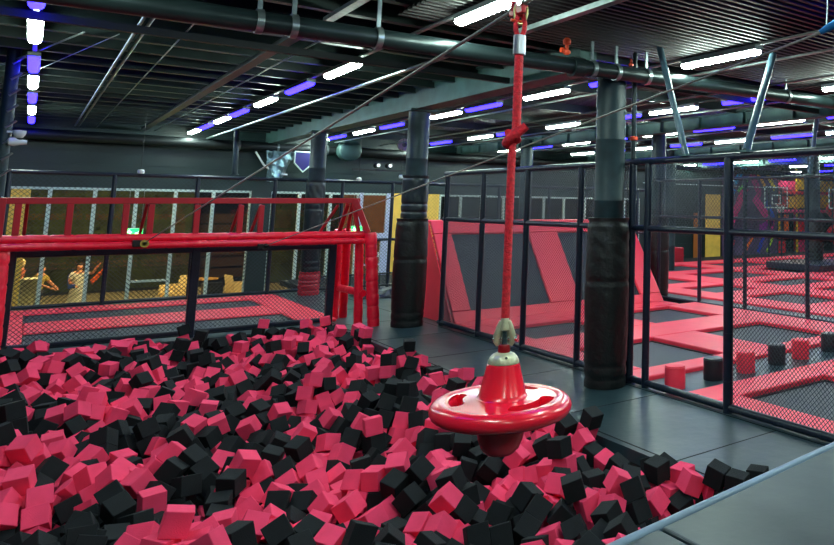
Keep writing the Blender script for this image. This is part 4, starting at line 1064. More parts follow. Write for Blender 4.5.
pt = empty('play_structure', (32.0, 27.6, -.3), 'multi level play structure with red padding and yellow nets at the far right', 'play structure')
YEL = mat('yellow_net', (226, 170, 30), .6, var=.3, vscale=6); REDP = mat('play_red', (214, 34, 50), .5, var=.15, vscale=4); PKP = mat('play_pink', (226, 60, 110), .5)
for x in (0, 2.0, 4.0, 6.0):
    for y in (0, 1.8):
        mb = MB(); mb.tube([(x, y, 0), (x, y, 5.0)], .08, 12); mb.build('post', REDP if x % 4 == 0 else YEL, pt, smooth=True)
for z, m in ((1.0, REDP), (2.5, PKP), (3.6, REDP), (4.6, REDP)):
    mb = MB(); mb.tube([(-.1, -.02, z), (6.1, -.02, z)], .1, 12); mb.build('padded_rail', m, pt, smooth=True)
    mb = MB(); mb.box(0, 6, .1, 1.7, z - .05, z + .02); mb.build('deck', mat('play_deck', (70, 40, 60), .7), pt)
for x0, z0, x1, z1, m in ((.15, 2.7, 1.3, 3.4, REDP), (1.3, 2.7, 1.9, 3.4, YEL), (.15, 3.75, 1.9, 4.3, PKP), (2.15, 3.8, 3.9, 4.5, YEL), (2.15, 2.7, 3.9, 3.45, YEL), (4.1, 2.7, 5.9, 4.4, YEL), (2.2, 1.2, 3.8, 2.3, REDP), (.15, 1.2, .7, 2.3, YEL), (.9, 1.2, 1.3, 2.3, ORC), (.1, .1, 1.0, .8, REDP), (2.1, .1, 3.8, .8, PKP)):
    mb = MB(); mb.box(x0, x1, .04, .09, z0, z1); mb.build('panel', m, pt)
mb = MB(); P = [(5.0 + .3 * math.cos(a * .5), -.6 - .3 * math.sin(a * .5), 3.6 - a * .12) for a in range(30)]; mb.tube(P, .28, 14); mb.build('slide', REDP, pt, smooth=True)
# white toy-like ball on the block
# ------------------------------------------------------------------ items on the far deck behind the red frame
t = empty('low_railing', (7.6, 21.35, 0), 'low black railing on the deck beyond the red frame legs', 'railing')
mb = MB(); mb.tube([(-2.0, 0, .42), (2.2, 0, .42)], .025, 8); mb.tube([(-2.0, 0, .1), (2.2, 0, .1)], .02, 8); mb.build('rail', BLACKP, t)
mb = MB()
for k in range(22): mb.box(-2 + .2 * k - .01, -2 + .2 * k + .01, -.01, .01, 0, .42)
mb.build('bars', BLACKP, t)
t = empty('folded_mat', (7.3, 19.6, .002), 'crumpled black mat lying on the grey deck beyond the red legs', 'mat')
rnd = random.Random(4); vs = []; fs = []
for i in range(13):
    for j in range(9):
        e = min(i, 12 - i, j, 8 - j); vs.append((-.9 + 1.8 * i / 12 + rnd.uniform(-.05, .05), -.5 + j / 8 + rnd.uniform(-.05, .05), (.02 if e == 0 else .06 + rnd.uniform(0, .14))))
for i in range(12):
    for j in range(8): a = i * 9 + j; fs.append((a, a + 9, a + 10, a + 1))
mb = MB(); mb.add(vs, fs); mb.build('cover', mat('crumpled_black', (14, 18, 20), .4), t)

# ------------------------------------------------------------------ foam cubes
# eight numbers per cube: place in millimetres, turn as a quaternion times 127, 1 = pink
DATA = [
913,5983,300,88,-90,17,4,1,4040,3783,81,89,-1,91,-1,0,168,8799,231,32,-57,108,9,1,723,7252,42,12,25,-57,-110,0,4228,3790,165,87,-5,-92,-4,0,149,8017,175,
21,-78,98,7,1,2145,6397,-50,103,60,10,42,1,1911,5447,102,13,105,1,70,0,267,7728,-56,45,-80,83,29,1,2693,5801,40,49,103,-1,-56,1,4541,4339,127,13,89,23,
-87,0,2546,6173,-26,112,45,10,37,0,1479,7315,43,41,-85,23,81,0,1529,5946,63,8,30,49,-113,0,4225,4993,137,68,-69,51,64,0,949,7392,7,59,-60,-70,64,1,1222,
5768,173,66,-46,-85,-50,0,4272,4731,-101,105,9,71,8,0,2493,6362,46,52,97,-46,-45,0,3431,5089,158,36,9,87,85,0,1219,7680,-20,3,20,-124,18,0,4375,4724,71,
65,45,-50,-86,1,4472,4506,167,87,32,-87,3,0,4085,3984,108,53,40,-54,-93,0,1611,7492,127,58,85,-56,47,1,887,7738,63,3,-118,-29,-36,1,1132,7893,65,110,-22,
-54,-24,0,2555,5591,-76,34,45,-18,-112,1,3317,4306,100,18,-37,115,-33,0,2100,7738,86,4,40,-79,-91,0,3213,5430,41,28,-103,3,-68,0,2693,5253,-59,88,-9,85,
-32,0,2411,6603,56,43,4,-4,-119,1,3041,5135,-77,36,106,-34,-48,0,277,7868,43,35,84,83,-31,1,3827,5925,181,89,-23,87,8,0,3152,3782,223,0,-88,0,92,0,728,
7885,86,86,-15,-65,65,1,607,8140,67,37,116,37,5,1,1843,5881,-63,58,-76,15,82,1,3402,4578,94,100,4,-26,-73,0,2829,6010,95,2,-111,56,-26,0,4436,3816,185,
42,31,79,84,0,44,7680,24,3,-91,56,69,1,2672,6315,127,64,-67,15,-85,0,4030,4794,-28,51,38,-54,95,1,3880,5088,92,31,-97,-75,10,1,1048,5658,210,103,16,60,
-40,1,64,9947,327,65,-49,-85,-48,0,3836,4782,-47,91,-21,-25,-82,0,3512,6639,-116,72,65,-82,-3,0,3864,4865,97,50,71,-9,93,0,345,8573,66,115,-30,44,10,0,
2854,5203,-88,76,-15,-20,-99,0,2806,5745,-67,17,39,-31,-116,0,3531,5027,21,74,70,50,-57,1,3166,5195,13,43,112,4,41,0,746,9160,105,13,40,113,-39,0,2963,
5427,-32,103,-40,-61,-15,0,3288,4827,-66,14,78,-73,-67,0,3316,5069,-27,12,-113,35,45,0,599,10435,126,47,-19,38,110,1,4560,6458,193,88,14,88,21,0,1574,8957,
7,26,64,-55,91,0,427,9090,69,104,-62,3,-37,1,3728,6524,-37,87,-64,65,-15,1,489,7982,-116,10,-26,32,120,0,2134,5503,-28,117,11,45,-19,0,2025,6597,-86,110,
25,-58,-5,1,1089,9275,111,50,-92,59,43,0,2485,5771,-104,6,-53,81,82,1,4277,3788,2,92,-4,87,2,1,2570,6522,137,30,-59,108,8,1,4030,4025,-41,31,-99,1,-73,
0,1930,6859,-113,17,-105,-51,-47,0,2489,7738,-49,7,109,23,61,1,1284,8014,96,5,71,63,-85,0,4451,3785,20,69,67,60,-58,1,3462,7157,-17,28,2,-22,122,0,4126,
4475,-232,29,118,-6,-36,1,1318,8842,89,52,35,-87,69,0,1376,7906,0,50,-111,-32,-17,0,1421,6251,35,16,-91,50,-71,1,4379,6665,98,17,-93,-25,81,0,1990,9226,
-32,1,-46,-93,74,1,2140,7468,-36,73,56,-7,-87,1,1741,6898,-61,53,-57,92,40,0,2766,7712,176,2,-94,14,84,1,784,6373,98,92,54,65,20,1,2299,6722,19,16,-104,
-40,-58,1,649,8878,25,12,67,-70,82,1,3569,5525,15,109,12,-59,26,1,2254,6171,-119,19,21,-29,-120,1,566,10273,0,4,105,-59,41,0,2453,8046,-7,71,-103,-1,20,
1,1741,6024,-23,59,10,-29,108,0,1378,7177,-74,5,-104,-71,-11,0,4365,6343,35,35,96,-65,39,1,473,6627,92,51,-78,-42,76,0,3929,5509,-36,73,67,54,58,0,715,
7587,36,27,100,-46,-56,0,1626,5832,-34,52,115,15,8,0,824,7102,-44,32,-52,-69,88,0,270,7182,-92,96,-69,26,39,0,2781,7695,12,5,-16,126,-10,0,3819,7190,104,
65,59,-82,-43,1,2342,5317,-61,29,31,-118,-19,0,2607,7828,47,47,-45,102,38,0,4018,7141,144,21,-23,7,123,1,1783,7656,-42,59,-107,-3,-36,1,516,7108,-15,60,
-57,-91,32,0,3371,7355,-16,84,-39,-83,-26,0,1652,8247,62,16,112,33,-46,0,2300,9287,51,10,16,-120,-37,1,4508,7437,-7,15,-85,-52,77,1,1891,7833,23,59,-80,
-29,-74,0,1181,8185,119,104,23,38,57,1,6,9121,305,76,-62,43,-69,0,3494,8723,228,88,83,30,25,0,3155,4963,-117,85,-49,79,16,1,683,6949,-72,26,-84,-91,-7,
0,60,7894,51,5,103,64,38,1,499,6433,86,35,79,-93,8,0,1461,9089,107,74,57,84,-20,1,1977,7613,-57,118,31,-36,-6,0,4562,3986,180,91,17,-85,-15,0,203,13182,
70,54,-55,-101,-4,1,1670,10499,89,17,106,-65,-21,1,2129,9524,64,79,-2,86,50,0,1271,11708,118,11,34,-111,-50,0,1352,6828,-107,9,-26,-91,84,1,3090,8780,142,
63,23,-19,106,0,2724,8866,1,93,-60,-38,-49,1,2745,6899,133,88,16,-41,-80,1,444,10564,79,27,-122,13,-22,1,2780,10010,-117,71,-67,-73,-34,1,3659,6810,-57,
34,-81,-81,44,0,4019,6497,12,55,89,17,-70,0,2147,7301,-108,11,-2,117,48,1,3871,6787,32,104,49,47,28,1,4378,8219,22,23,-37,96,-70,0,3884,8625,80,28,119,
23,-27,1,944,10508,5,28,5,-124,6,1,3372,8034,51,16,46,-115,24,0,489,8214,-39,87,-70,1,-61,1,1557,6984,-114,115,-37,-37,-11,1,4536,8094,33,74,50,82,-37,
0,1049,13223,52,31,36,78,88,1,1684,9131,71,14,18,95,-82,1,4398,6192,-77,85,22,-91,-7,0,1087,10696,11,44,47,-94,56,1,3870,5893,21,8,69,106,-6,1,3476,7512,
54,82,-76,-55,27,1,2340,8438,11,93,-79,30,19,1,3371,6852,-146,65,-18,16,-107,0,1643,7359,-131,83,33,66,61,1,3682,7224,-40,69,82,52,-44,0,4437,6036,-116,
101,9,73,21,1,823,5966,152,25,-43,87,-78,1,0,12919,251,12,-103,41,61,0,3280,7569,-27,68,-28,100,-25,0,3165,8460,177,28,-19,-120,22,0,1973,7453,-128,40,
7,117,29,1,3334,6160,-229,11,55,64,95,1,3345,8263,171,24,100,-4,75,0,2346,7323,-123,6,-58,13,-112,1,1352,10089,53,57,94,-2,63,0,2959,4188,103,11,-102,-29,
69,0,2875,10172,162,19,124,10,-14,1,3894,9107,128,103,-65,7,36,1,4083,8684,176,53,-60,47,87,0,2680,11326,11,1,80,-86,-48,0,2945,5971,-47,74,52,63,64,0,
4454,4915,58,55,66,-60,72,1,4370,8573,159,41,33,75,-88,1,766,10687,146,44,89,20,77,1,2267,9115,-54,14,-15,38,120,0,457,13314,122,70,-71,-72,-31,1,2770,
10100,31,53,61,38,-91,1,918,9283,-21,101,7,63,-44,0,3796,6040,-40,42,67,-46,88,1,3262,8221,29,32,97,-10,75,1,2112,8497,-53,75,76,-62,30,0,875,8887,-52,
10,84,27,-91,1,670,12630,5,40,100,64,21,1,3977,8243,49,24,-76,-82,-55,0,2479,7137,-12,18,81,-1,96,0,1783,6648,-160,35,26,-101,63,0,4411,5815,-94,41,-86,
5,-84,0,2792,8688,-62,6,58,7,-113,0,3038,10169,76,84,-31,90,-11,0,3896,7899,-14,38,89,18,81,1,344,10383,-1,27,21,-74,98,0,849,9344,119,101,1,65,-40,0,4552,
4640,-141,8,-88,-22,89,0,4079,4751,-186,52,-37,-108,-22,1,383,9409,91,63,-64,-71,54,1,1274,9629,42,27,57,-74,-81,0,0,12841,95,84,65,-67,-20,1,530,8406,
3,16,45,63,99,1,1941,9675,20,86,-26,-55,-71,0,686,6101,128,46,-48,3,-108,1,3574,6983,-120,1,86,93,14,0,1546,8120,-24,95,-13,56,61,1,1991,10933,-29,42,57,
-93,49,0,1430,7782,-105,28,-105,-52,41,0,1000,7587,-13,14,-41,-19,-118,0,1440,12478,192,44,-18,77,-90,0,2069,8836,-105,94,-56,9,-64,0,660,13358,166,16,
103,28,-66,0,2398,6291,-124,13,24,-35,-119,1,166,7413,-142,33,-51,35,-106,0,1738,10057,34,7,76,-101,-12,1,3628,4842,15,8,-76,-92,43,1,3357,9977,22,65,84,
2,69,0,4251,8338,42,39,36,34,110,0,724,10525,54,69,-62,-86,-13,1,3105,8305,51,41,-7,-72,96,0,1123,9212,-38,121,-23,-26,-16,0,1796,7108,-86,6,65,9,-109,
1,257,8868,106,24,4,122,24,1,2434,6539,-113,51,44,-79,-74,0,1045,5929,118,109,-3,-33,56,1,3406,8926,218,81,-33,75,53,0,3762,6207,-131,5,63,105,-34,1,1181,
9007,-18,68,-18,106,-3,1,2271,11345,59,3,22,-38,-119,1,2136,12723,108,75,-37,-96,-5,0,1136,11848,39,56,-48,56,87,1,3276,4496,1,95,-49,59,-35,0,2024,14203,
130,16,21,-124,-8,0,150,13784,214,58,54,99,-6,0,3983,10648,198,11,117,48,-9,0,704,13099,69,6,-36,46,113,1,115,9897,174,2,-88,90,-13,0,2337,5907,-150,79,
-49,-69,-53,0,642,8008,-52,54,-111,-10,-26,1,3800,10720,31,64,59,-69,61,1,3949,10568,48,24,-83,44,82,1,2926,8671,45,16,56,27,-110,0,299,14806,180,32,106,
-55,29,1,4556,9390,125,57,-78,-67,-49,1,2332,11239,-53,22,-1,119,-38,0,2760,13737,74,86,32,-83,28,1,2970,10094,-88,83,-31,11,90,1,2839,6240,35,95,59,38,
46,1,3189,8137,-107,86,-22,5,-91,1,1311,14500,113,27,-121,27,2,1,-7,13653,278,15,-38,-117,-29,0,1338,7023,-125,15,-123,22,14,0,1152,6287,42,72,14,-48,92,
1,3258,12961,177,86,-33,75,45,1,490,12677,-39,90,-73,-24,-46,1,3487,7880,2,87,-81,-31,33,1,4276,4903,-56,69,65,-51,-67,1,222,11878,50,97,-54,47,-38,1,1627,
6603,-90,95,-72,34,30,1,2063,7031,-122,97,-18,61,-51,1,715,11072,171,9,-92,-84,20,1,4118,12919,113,34,-71,-9,-99,0,1470,10291,42,87,-90,-3,24,1,3216,7462,
-137,16,17,41,118,0,3046,12954,156,3,86,23,91,0,2,8861,176,64,-87,-34,58,1,1055,8197,10,1,-119,4,44,1,3673,6340,-172,38,104,-63,3,1,3130,10736,121,35,29,
8,-118,1,1839,9476,-40,63,-102,26,35,0,256,8248,22,28,-114,23,-42,0,3148,10134,-83,103,70,-13,24,1,4473,4413,-30,78,96,-16,-25,0,1076,13441,134,23,65,83,
66,0,1854,6251,-82,27,50,-54,-100,1,2571,14330,51,14,-28,117,-38,0,2881,8330,42,40,48,73,-83,1,2977,4891,-112,117,-15,13,45,0,2317,14484,205,70,-39,77,
61,0,2897,11255,-6,24,57,76,-80,0,84,11277,153,31,-101,-44,56,0,3918,6648,-66,37,104,61,-17,1,4089,5210,32,42,-75,10,93,0,4321,4590,-281,45,-8,-113,-35,
1,4544,13277,171,86,-6,92,16,1,4190,10338,163,75,-73,-24,68,0,1192,11081,40,93,-17,46,72,1,4037,8474,54,82,28,58,-72,0,1216,10882,-33,34,-121,16,3,0,3899,
7127,-31,92,53,48,49,1,3156,6224,-173,54,-104,41,26,0,2711,10280,-37,21,68,105,7,0,4522,4586,15,91,-12,-79,-39,1,507,7338,-51,17,-82,62,-72,0,4132,9366,
135,70,-62,72,46,1,4566,8722,169,1,0,-28,-124,0,358,11480,39,61,81,76,10,0,2647,10770,-73,77,-65,-77,9,0,4046,5945,-67,79,-7,-85,52,0,2946,5720,-199,60,
-80,-17,-76,0,4545,11342,234,1,-18,-125,-9,0,3005,12323,32,60,1,-86,-72,0,3458,11024,-9,36,83,-77,-46,1,3477,6256,-206,46,51,106,-8,1,1322,12339,116,33,
57,-94,-55,1,4536,7298,-122,23,57,42,103,1,3882,11766,5,65,-95,33,-43,0,3114,7011,-86,101,-43,-38,-51,1,3276,9891,-94,64,85,3,69,1,1419,10924,-35,31,96,
74,-21,1,2159,9391,-51,89,50,-75,3,0,2695,5446,-163,51,-107,21,39,1,4419,14241,86,95,16,-81,-16,1,1977,14195,-28,44,63,65,-78,0,603,7733,-91,65,-58,-91,
-16,1,1796,8112,5,71,-97,18,39,0,3050,11492,29,27,-69,-39,-96,0,868,13001,-27,3,-116,-25,45,0,3436,12803,98,35,89,10,83,0,2044,12982,134,58,76,63,-56,0,
53,7657,-164,18,87,40,82,0,2880,12467,39,101,-40,14,-65,1,2146,11784,-27,64,-11,43,101,0,382,13256,-17,31,95,4,78,0,576,7516,-73,53,-58,39,-92,0,3683,10997,
-63,70,64,5,84,1,1481,11342,-15,4,122,-9,-33,0,2176,15201,211,101,-9,76,-8,0,1493,12449,37,6,-34,-88,85,1,1351,11591,-21,41,81,-38,81,1,3505,15061,23,84,
-14,-68,-65,0,1071,10528,-109,77,50,-45,-75,0,790,13856,185,66,22,-8,106,1,2078,12026,15,46,-91,-71,-27,1,514,13085,-32,26,-91,-78,-32,1,2404,7624,-157,
96,-37,12,-73,0,2541,9764,-232,3,-25,55,-112,0,2838,14290,111,53,-104,-35,36,0,1864,11771,-72,52,107,43,-14,1,815,8534,-38,18,58,74,-84,1,3398,12380,-9,
28,95,-7,-79,1,354,11162,24,82,71,45,48,0,4444,10657,102,55,-97,39,-46,1,495,8819,-31,17,60,-68,87,1,1319,7771,-244,36,-79,-90,22,0,550,13531,188,89,-54,
-72,-7,1,1733,12758,-71,32,-65,31,-100,0,2030,12632,-65,23,122,1,-28,1,1000,11633,-37,56,59,82,53,0,2585,6883,28,57,-15,110,21,0,2625,5914,-59,94,-48,70,
-8,0,1905,13051,-52,106,-60,24,-27,0,2341,10984,-143,76,-74,70,6,1,3716,5723,-37,65,-42,92,-42,0,3140,5539,-114,34,21,105,-60,0,4073,15090,121,117,-29,
-6,-40,1,318,13730,123,47,7,-22,116,1,1238,13309,53,61,44,-45,92,0,340,10922,-2,4,-3,118,-47,0,751,10222,-75,70,15,71,77,1,3299,7754,-55,43,83,-86,-5,1,
3457,5979,-177,59,27,109,7,1,3621,4152,-44,44,-112,12,-40,1,3110,3980,123,107,-3,-65,-20,1,3983,12841,-27,123,-22,-22,4,1,3349,11368,72,1,109,34,-56,1,
254,13395,104,1,-14,-69,-106,1,1612,11560,-106,37,112,28,37,1,2608,11437,-92,60,-59,92,-24,0,297,10590,-3,54,-51,55,-87,0,3513,6776,-222,51,108,-10,-41,
0,3887,4674,-176,55,-96,26,-56,0,3681,7482,-47,16,28,-23,-121,1,745,9059,-24,108,52,-36,-19,0,1793,7550,-181,25,68,31,100,0,3998,4143,-175,14,-121,24,25,
1,4431,15185,145,18,-95,20,80,1,3384,15188,197,95,-19,-82,-8,1,2721,6081,-73,44,-49,-108,-14,0,3110,4676,-122,57,-48,75,70,1,4151,10720,124,56,29,88,67,
1,4154,10268,10,30,36,-118,6,0,2149,11484,-31,34,81,-24,-88,1,598,9184,0,48,102,41,-41,0,3678,8473,-38,108,-34,55,-18,1,1198,9436,-11,1,66,-63,88,0,2718,
7472,-82,42,81,83,29,0,4044,5027,2,19,-124,23,-3,0,1148,7636,-179,41,-79,-62,-65,0,2466,14486,23,64,35,97,38,0,2763,12620,3,80,13,58,78,0,947,12229,-8,
42,24,71,93,0,1546,11773,-34,92,67,-55,-4,0,1441,13990,62,60,60,-70,63,0,1997,12828,-14,3,-85,94,-8,0,3714,6609,-185,80,-67,-26,-68,0,3299,15177,43,91,
-33,-80,-20,0,924,8713,-90,76,15,-99,16,0,3151,6757,-107,44,7,-3,119,1,3677,12712,26,24,69,94,-44,1,3655,12439,-8,123,15,18,23,1,4197,9544,162,94,5,85,
-4,0,1945,7240,-150,74,33,64,-74,0,2610,8728,-152,17,-106,-9,-67,0,4400,5101,82,88,-47,60,-50,0,4345,7151,-173,23,7,-116,47,1,1196,8811,-63,22,-108,-8,
62,1,2230,7699,-93,9,63,97,-52,1,2912,6618,-24,41,109,-6,-51,1,1442,7581,-158,17,-125,1,14,0,2778,10544,-34,102,-70,-25,17,0,2719,6315,-79,118,12,-27,-35,
0,259,7635,-195,102,45,55,28,1,1994,10282,-69,77,48,88,14,0,3497,8366,40,95,37,-76,-1,1,3926,7590,-21,7,-96,82,6,1,639,9905,-84,66,-37,101,-18,0,3233,7147,
-121,118,19,20,37,1,4549,13137,-115,57,60,-60,-75,1,2433,12991,-54,95,57,17,-59,0,1913,11572,-98,34,78,33,88,1,1023,10951,-10,71,54,-89,-17,1,3013,8485,
45,25,-60,84,-70,0,4098,7133,-2,123,-7,-23,-21,1,3322,7959,-91,93,11,-72,47,1,2187,6821,-138,44,-13,10,118,1,2932,8888,25,66,-45,62,77,0,3688,5872,-132,
31,-76,-94,-23,1,3691,13108,73,66,17,-46,96,1,2661,14263,-80,116,-29,-32,-27,0,2139,11132,-82,73,28,10,-99,0,3769,11215,-33,7,25,-107,64,1,440,7559,-191,
17,95,-42,-72,0,2867,4721,-84,72,79,1,69,1,3538,10842,-139,29,-123,2,17,1,1731,9673,-20,56,-56,33,93,0,2272,6612,-118,67,22,-80,-69,1,3112,5308,-126,79,
46,31,-82,0,4548,13294,5,58,-58,75,-62,0,3013,13926,-66,5,60,35,106,1,2223,12646,-26,82,-13,-93,23,0,2667,12419,-125,26,28,-56,107,1,3648,9981,-75,53,60,
-94,29,0,4548,8610,27,101,76,-13,-7,0,4550,6530,45,27,-87,8,-88,1,2048,9019,-140,19,-37,-34,-115,0,4503,3815,-137,77,83,-47,-35,0,2926,3799,199,89,-1,-91,
-1,0,979,14478,100,28,-95,45,-65,1,525,11278,25,10,121,-29,-24,0,4056,8119,-46,94,-28,74,-30,0,1506,9578,32,27,-51,112,-10,0,742,13581,142,122,6,29,21,
0,4528,9608,77,90,-80,-28,31,1,136,10637,113,102,44,-19,58,1,2311,7062,-164,53,70,-72,-56,1,1415,8858,-46,69,-86,43,45,0,601,8657,-37,22,-116,42,-21,0,
4540,13651,175,33,-84,-4,-90,1,3706,14632,22,62,14,-80,-76,1,4353,11263,111,77,-1,-90,46,0,3750,12274,-62,50,52,-62,84,0,3007,9989,-215,54,-69,39,-83,1,
1606,7837,1,63,28,-72,-78,0,3482,5433,-133,7,107,-15,67,1,303,8033,-58,66,-75,-27,73,1,2503,5197,-134,24,78,91,35,0,3147,14420,18,36,-30,93,-73,1,2714,
13728,-89,2,34,-122,-3,1,1300,13018,19,36,-48,-25,109,1,4139,10638,-25,33,-75,-66,-70,0,3760,11981,-119,47,-114,22,21,0,3955,9609,72,51,90,60,-44,0,1761,
12442,-101,62,-56,59,-75,0,2770,11822,-34,50,71,-10,92,0,263,13062,-90,114,-6,52,-20,1,2179,14305,31,7,3,57,-113,1,1668,14638,-33,64,-17,108,6,0,3113,14206,
-23,87,-31,62,-61,0,3488,12177,-68,48,117,-1,9,0,54,12757,-36,30,-67,-81,-64,0,3698,8119,-52,76,-84,-53,-25,1,1566,7172,-147,0,-69,26,104,1,3324,12990,
19,7,-104,-73,-9,1,2919,12083,-51,63,79,23,74,0,2196,10157,-48,41,5,-52,108,1,2264,5523,-147,28,-51,4,113,1,1232,14837,87,70,105,11,-7,1,1954,14858,-43,
59,-95,42,43,0,899,13576,33,15,-119,-29,29,0,860,11819,-9,90,-61,-15,-64,1,3547,6482,-281,66,-105,30,5,1,2472,5479,-167,14,-99,57,-55,0,4041,15027,-29,
54,68,18,-91,0,3960,11969,28,71,99,-4,-35,0,2547,10434,-117,71,-102,28,0,0,3165,4171,33,62,75,-60,55,1,4076,11825,-78,101,-19,62,41,1,1786,12229,-153,76,
-77,-64,17,1,-98,12433,39,29,56,-110,7,1,988,7205,-138,28,-86,-26,-85,0,2017,5329,-56,83,-63,-31,-66,0,3889,14597,-52,24,13,-61,108,1,4171,13926,-58,79,
-87,-40,-26,1,4305,15087,-44,41,18,-67,-98,1,4528,13473,111,8,-91,-23,85,0,1161,14392,33,67,-75,-77,6,0,4528,7595,-91,86,26,78,44,0,3906,6511,-202,27,-76,
-62,-75,0,1512,14435,42,41,-76,-61,71,1,1025,13970,94,79,84,1,-53,0,871,13735,91,73,-78,64,-26,1,1799,10323,-26,21,49,55,101,0,913,5782,144,36,27,95,71,
1,3404,13108,158,92,4,-81,-32,1,675,14498,83,17,-32,102,-66,1,343,14743,26,64,51,-21,95,0,2397,10508,-93,123,-14,16,-22,1,699,10425,-84,48,27,99,58,0,4555,
5453,-33,6,-8,-105,-70,0,505,6797,9,92,47,-55,-49,0,2487,12391,-53,92,73,-35,32,1,769,12491,-94,114,47,-17,25,1,2110,10978,-152,20,19,120,30,0,3573,8567,
49,57,-4,-96,60,0,-27,10422,253,110,-63,6,-1,0,3876,8599,-117,15,105,31,62,0,1386,7613,-312,3,-92,85,21,1,1468,13420,66,80,-55,37,73,0,1143,12285,24,7,
74,15,102,0,4523,9002,41,89,49,-8,76,0,2906,7884,-51,12,-97,-63,51,0,2742,14492,62,22,53,-109,-32,1,1574,14895,42,89,-27,86,0,0,3150,12534,-29,15,54,62,
-95,1,2753,7833,-169,2,-13,126,-11,1,2825,6854,-25,13,23,76,-98,0,150,8692,25,66,33,36,97,1,3841,5169,-83,110,-23,-59,-6,1,4196,14527,-40,99,-33,34,64,
1,4180,11546,3,81,-60,-45,63,1,4193,8540,42,2,-76,-100,16,1,3292,8444,39,13,104,-23,67,0,325,8091,-260,72,88,-29,-49,0,1621,6401,-110,11,-67,-93,53,1,424,
7190,-171,39,-27,-68,-97,0,4393,14615,22,91,-46,72,-24,0,3916,13182,-7,115,-54,-2,-6,1,1412,9422,-26,61,-12,96,-55,0,2260,8747,-93,56,22,87,71,1,1186,7165,
-204,48,90,3,75,1,3294,4645,-105,32,-123,8,-1,0,3866,13535,57,12,-26,-105,-66,1,3102,12866,14,85,-9,-92,16,1,2602,12620,-90,27,49,-69,91,1,3781,8776,4,
88,-60,-54,-44,0,137,8082,17,89,-39,62,53,1,2166,14152,-67,4,-7,112,59,0,2436,11745,-68,4,-41,19,-119,0,2639,9510,-229,2,112,-32,50,1,1507,8855,-183,28,
57,-39,103,0,1186,7412,-187,98,-20,65,-44,0,4205,12829,-62,56,-9,-113,6,0,1154,12479,16,83,-34,38,-81,0,2013,11918,-93,7,62,100,-48,0,888,10727,-33,26,
59,-75,-79,1,1573,10486,-47,9,121,-27,-25,0,4348,8231,-141,51,-56,85,-56,0,2740,9285,-162,12,-32,45,114,0,3581,4983,-132,97,7,-17,-80,1,3696,4571,-158,
22,85,-53,-75,0,985,13436,-4,24,66,83,66,0,952,12653,-59,21,115,-25,41,1,2779,9972,-282,63,-21,-10,-108,1,455,8543,-99,28,77,72,-65,1,2150,7173,-214,40,
76,29,89,1,2991,5939,-203,91,-33,80,15,1,295,6887,-81,67,39,-10,100,0,3833,15054,13,69,70,-39,70,0,1675,15137,19,92,29,-31,-76,1,614,11776,-79,35,79,72,
-58,1,2641,8932,-133,109,29,-58,-4,0,24,8464,56,82,-54,6,-80,1,-21,8168,102,34,-18,-101,66,1,3675,4379,-97,91,-52,26,67,0,3981,12430,-95,4,-33,104,64,1,
2597,13533,-120,105,64,-31,-8,1,3391,12731,-82,37,80,58,70,0,2864,12321,-88,50,97,-1,64,0,2503,12777,-117,59,-20,-17,109,1,2360,12195,-75,82,-74,-7,62,
1,2385,10049,-69,19,-35,22,119,0,1154,10745,-132,43,-101,8,64,1,4189,6204,-117,91,54,-30,63,1,4540,4678,-328,59,-67,83,-36,1,2696,5640,-179,20,-42,91,75,
1,258,7893,-189,105,31,-55,34,0,1096,6681,-98,35,-89,24,-80,1,1907,15035,-69,53,-91,52,-48,1,1757,14225,-121,57,84,-65,40,1,2717,12792,-49,28,105,38,54,
1,181,12888,-99,37,16,116,-33,1,498,9616,-61,111,49,5,37,1,4562,11360,70,127,9,1,-4,1,2639,14079,-167,89,47,24,-74,1,1938,14257,-184,43,-64,50,88,1,1773,
14044,-171,94,16,-6,84,1,350,12087,-37,20,-21,124,4,1,1639,7722,-169,47,-89,-48,-61,1,3297,5290,-128,12,74,-97,32,1,3720,15195,-38,89,-38,10,-81,0,1956,
12384,-152,1,80,-91,-37,1,2614,11002,-161,31,39,112,-34,1,2634,10148,-231,61,-99,-3,-50,1,2188,15196,41,81,52,55,62,1,4357,11712,1,51,-60,-28,-96,1,-113,
13247,252,42,-65,-65,-77,1,1118,12059,-6,45,65,35,93,0,3895,10747,-127,3,-5,127,2,1,2680,11205,-150,52,51,-38,-97,1,49,9530,144,37,68,73,69,1,1048,8908,
-179,119,-39,-7,20,1,3328,5543,-39,69,0,103,28,1,4354,14383,-38,18,-52,-114,-10,1,3551,14875,-93,34,93,64,-48,1,656,12279,-126,77,20,-60,78,1,3472,8752,
62,37,80,33,-85,0,970,8388,-82,115,-13,44,-26,1,3172,5800,-208,49,113,-3,-32,0,2509,6017,-199,89,-18,-58,-67,0,62,6691,58,110,-48,36,-20,0,3383,14487,-53,
6,113,-40,41,1,1949,14455,-108,31,-9,115,43,1,4548,9904,-75,114,55,7,-1,1,3588,10234,-134,25,76,-65,73,0,400,10087,-71,70,-72,77,-13,1,1620,9013,-146,75,
96,-36,-2,1,3320,6384,-280,28,49,-64,94,1,1949,6082,-161,85,-50,72,-36,0,4070,14729,-138,98,-53,50,34,0,2847,13840,-123,59,90,-22,-64,0,2789,13373,-151,
72,-38,31,92,1,1545,12405,-117,98,-33,71,21,1,2783,10954,-88,111,33,32,42,1,2524,11293,-230,6,-70,-48,94,1,482,12424,-160,110,21,-50,-33,1,3105,9531,-127,
112,42,-43,5,1,1393,15072,80,41,-50,-78,77,1,1812,14759,-145,20,58,-37,105,0,2905,13061,-20,47,-83,-68,-48,1,2414,13605,-125,71,-24,-20,-100,0,915,12043,
-55,42,-88,18,80,0,3215,10329,-94,6,47,78,88,0,77,10206,294,98,-8,80,-10,0,1032,11443,-110,2,-1,-35,122,0,3845,8121,-132,49,46,105,26,1,2352,7868,-131,
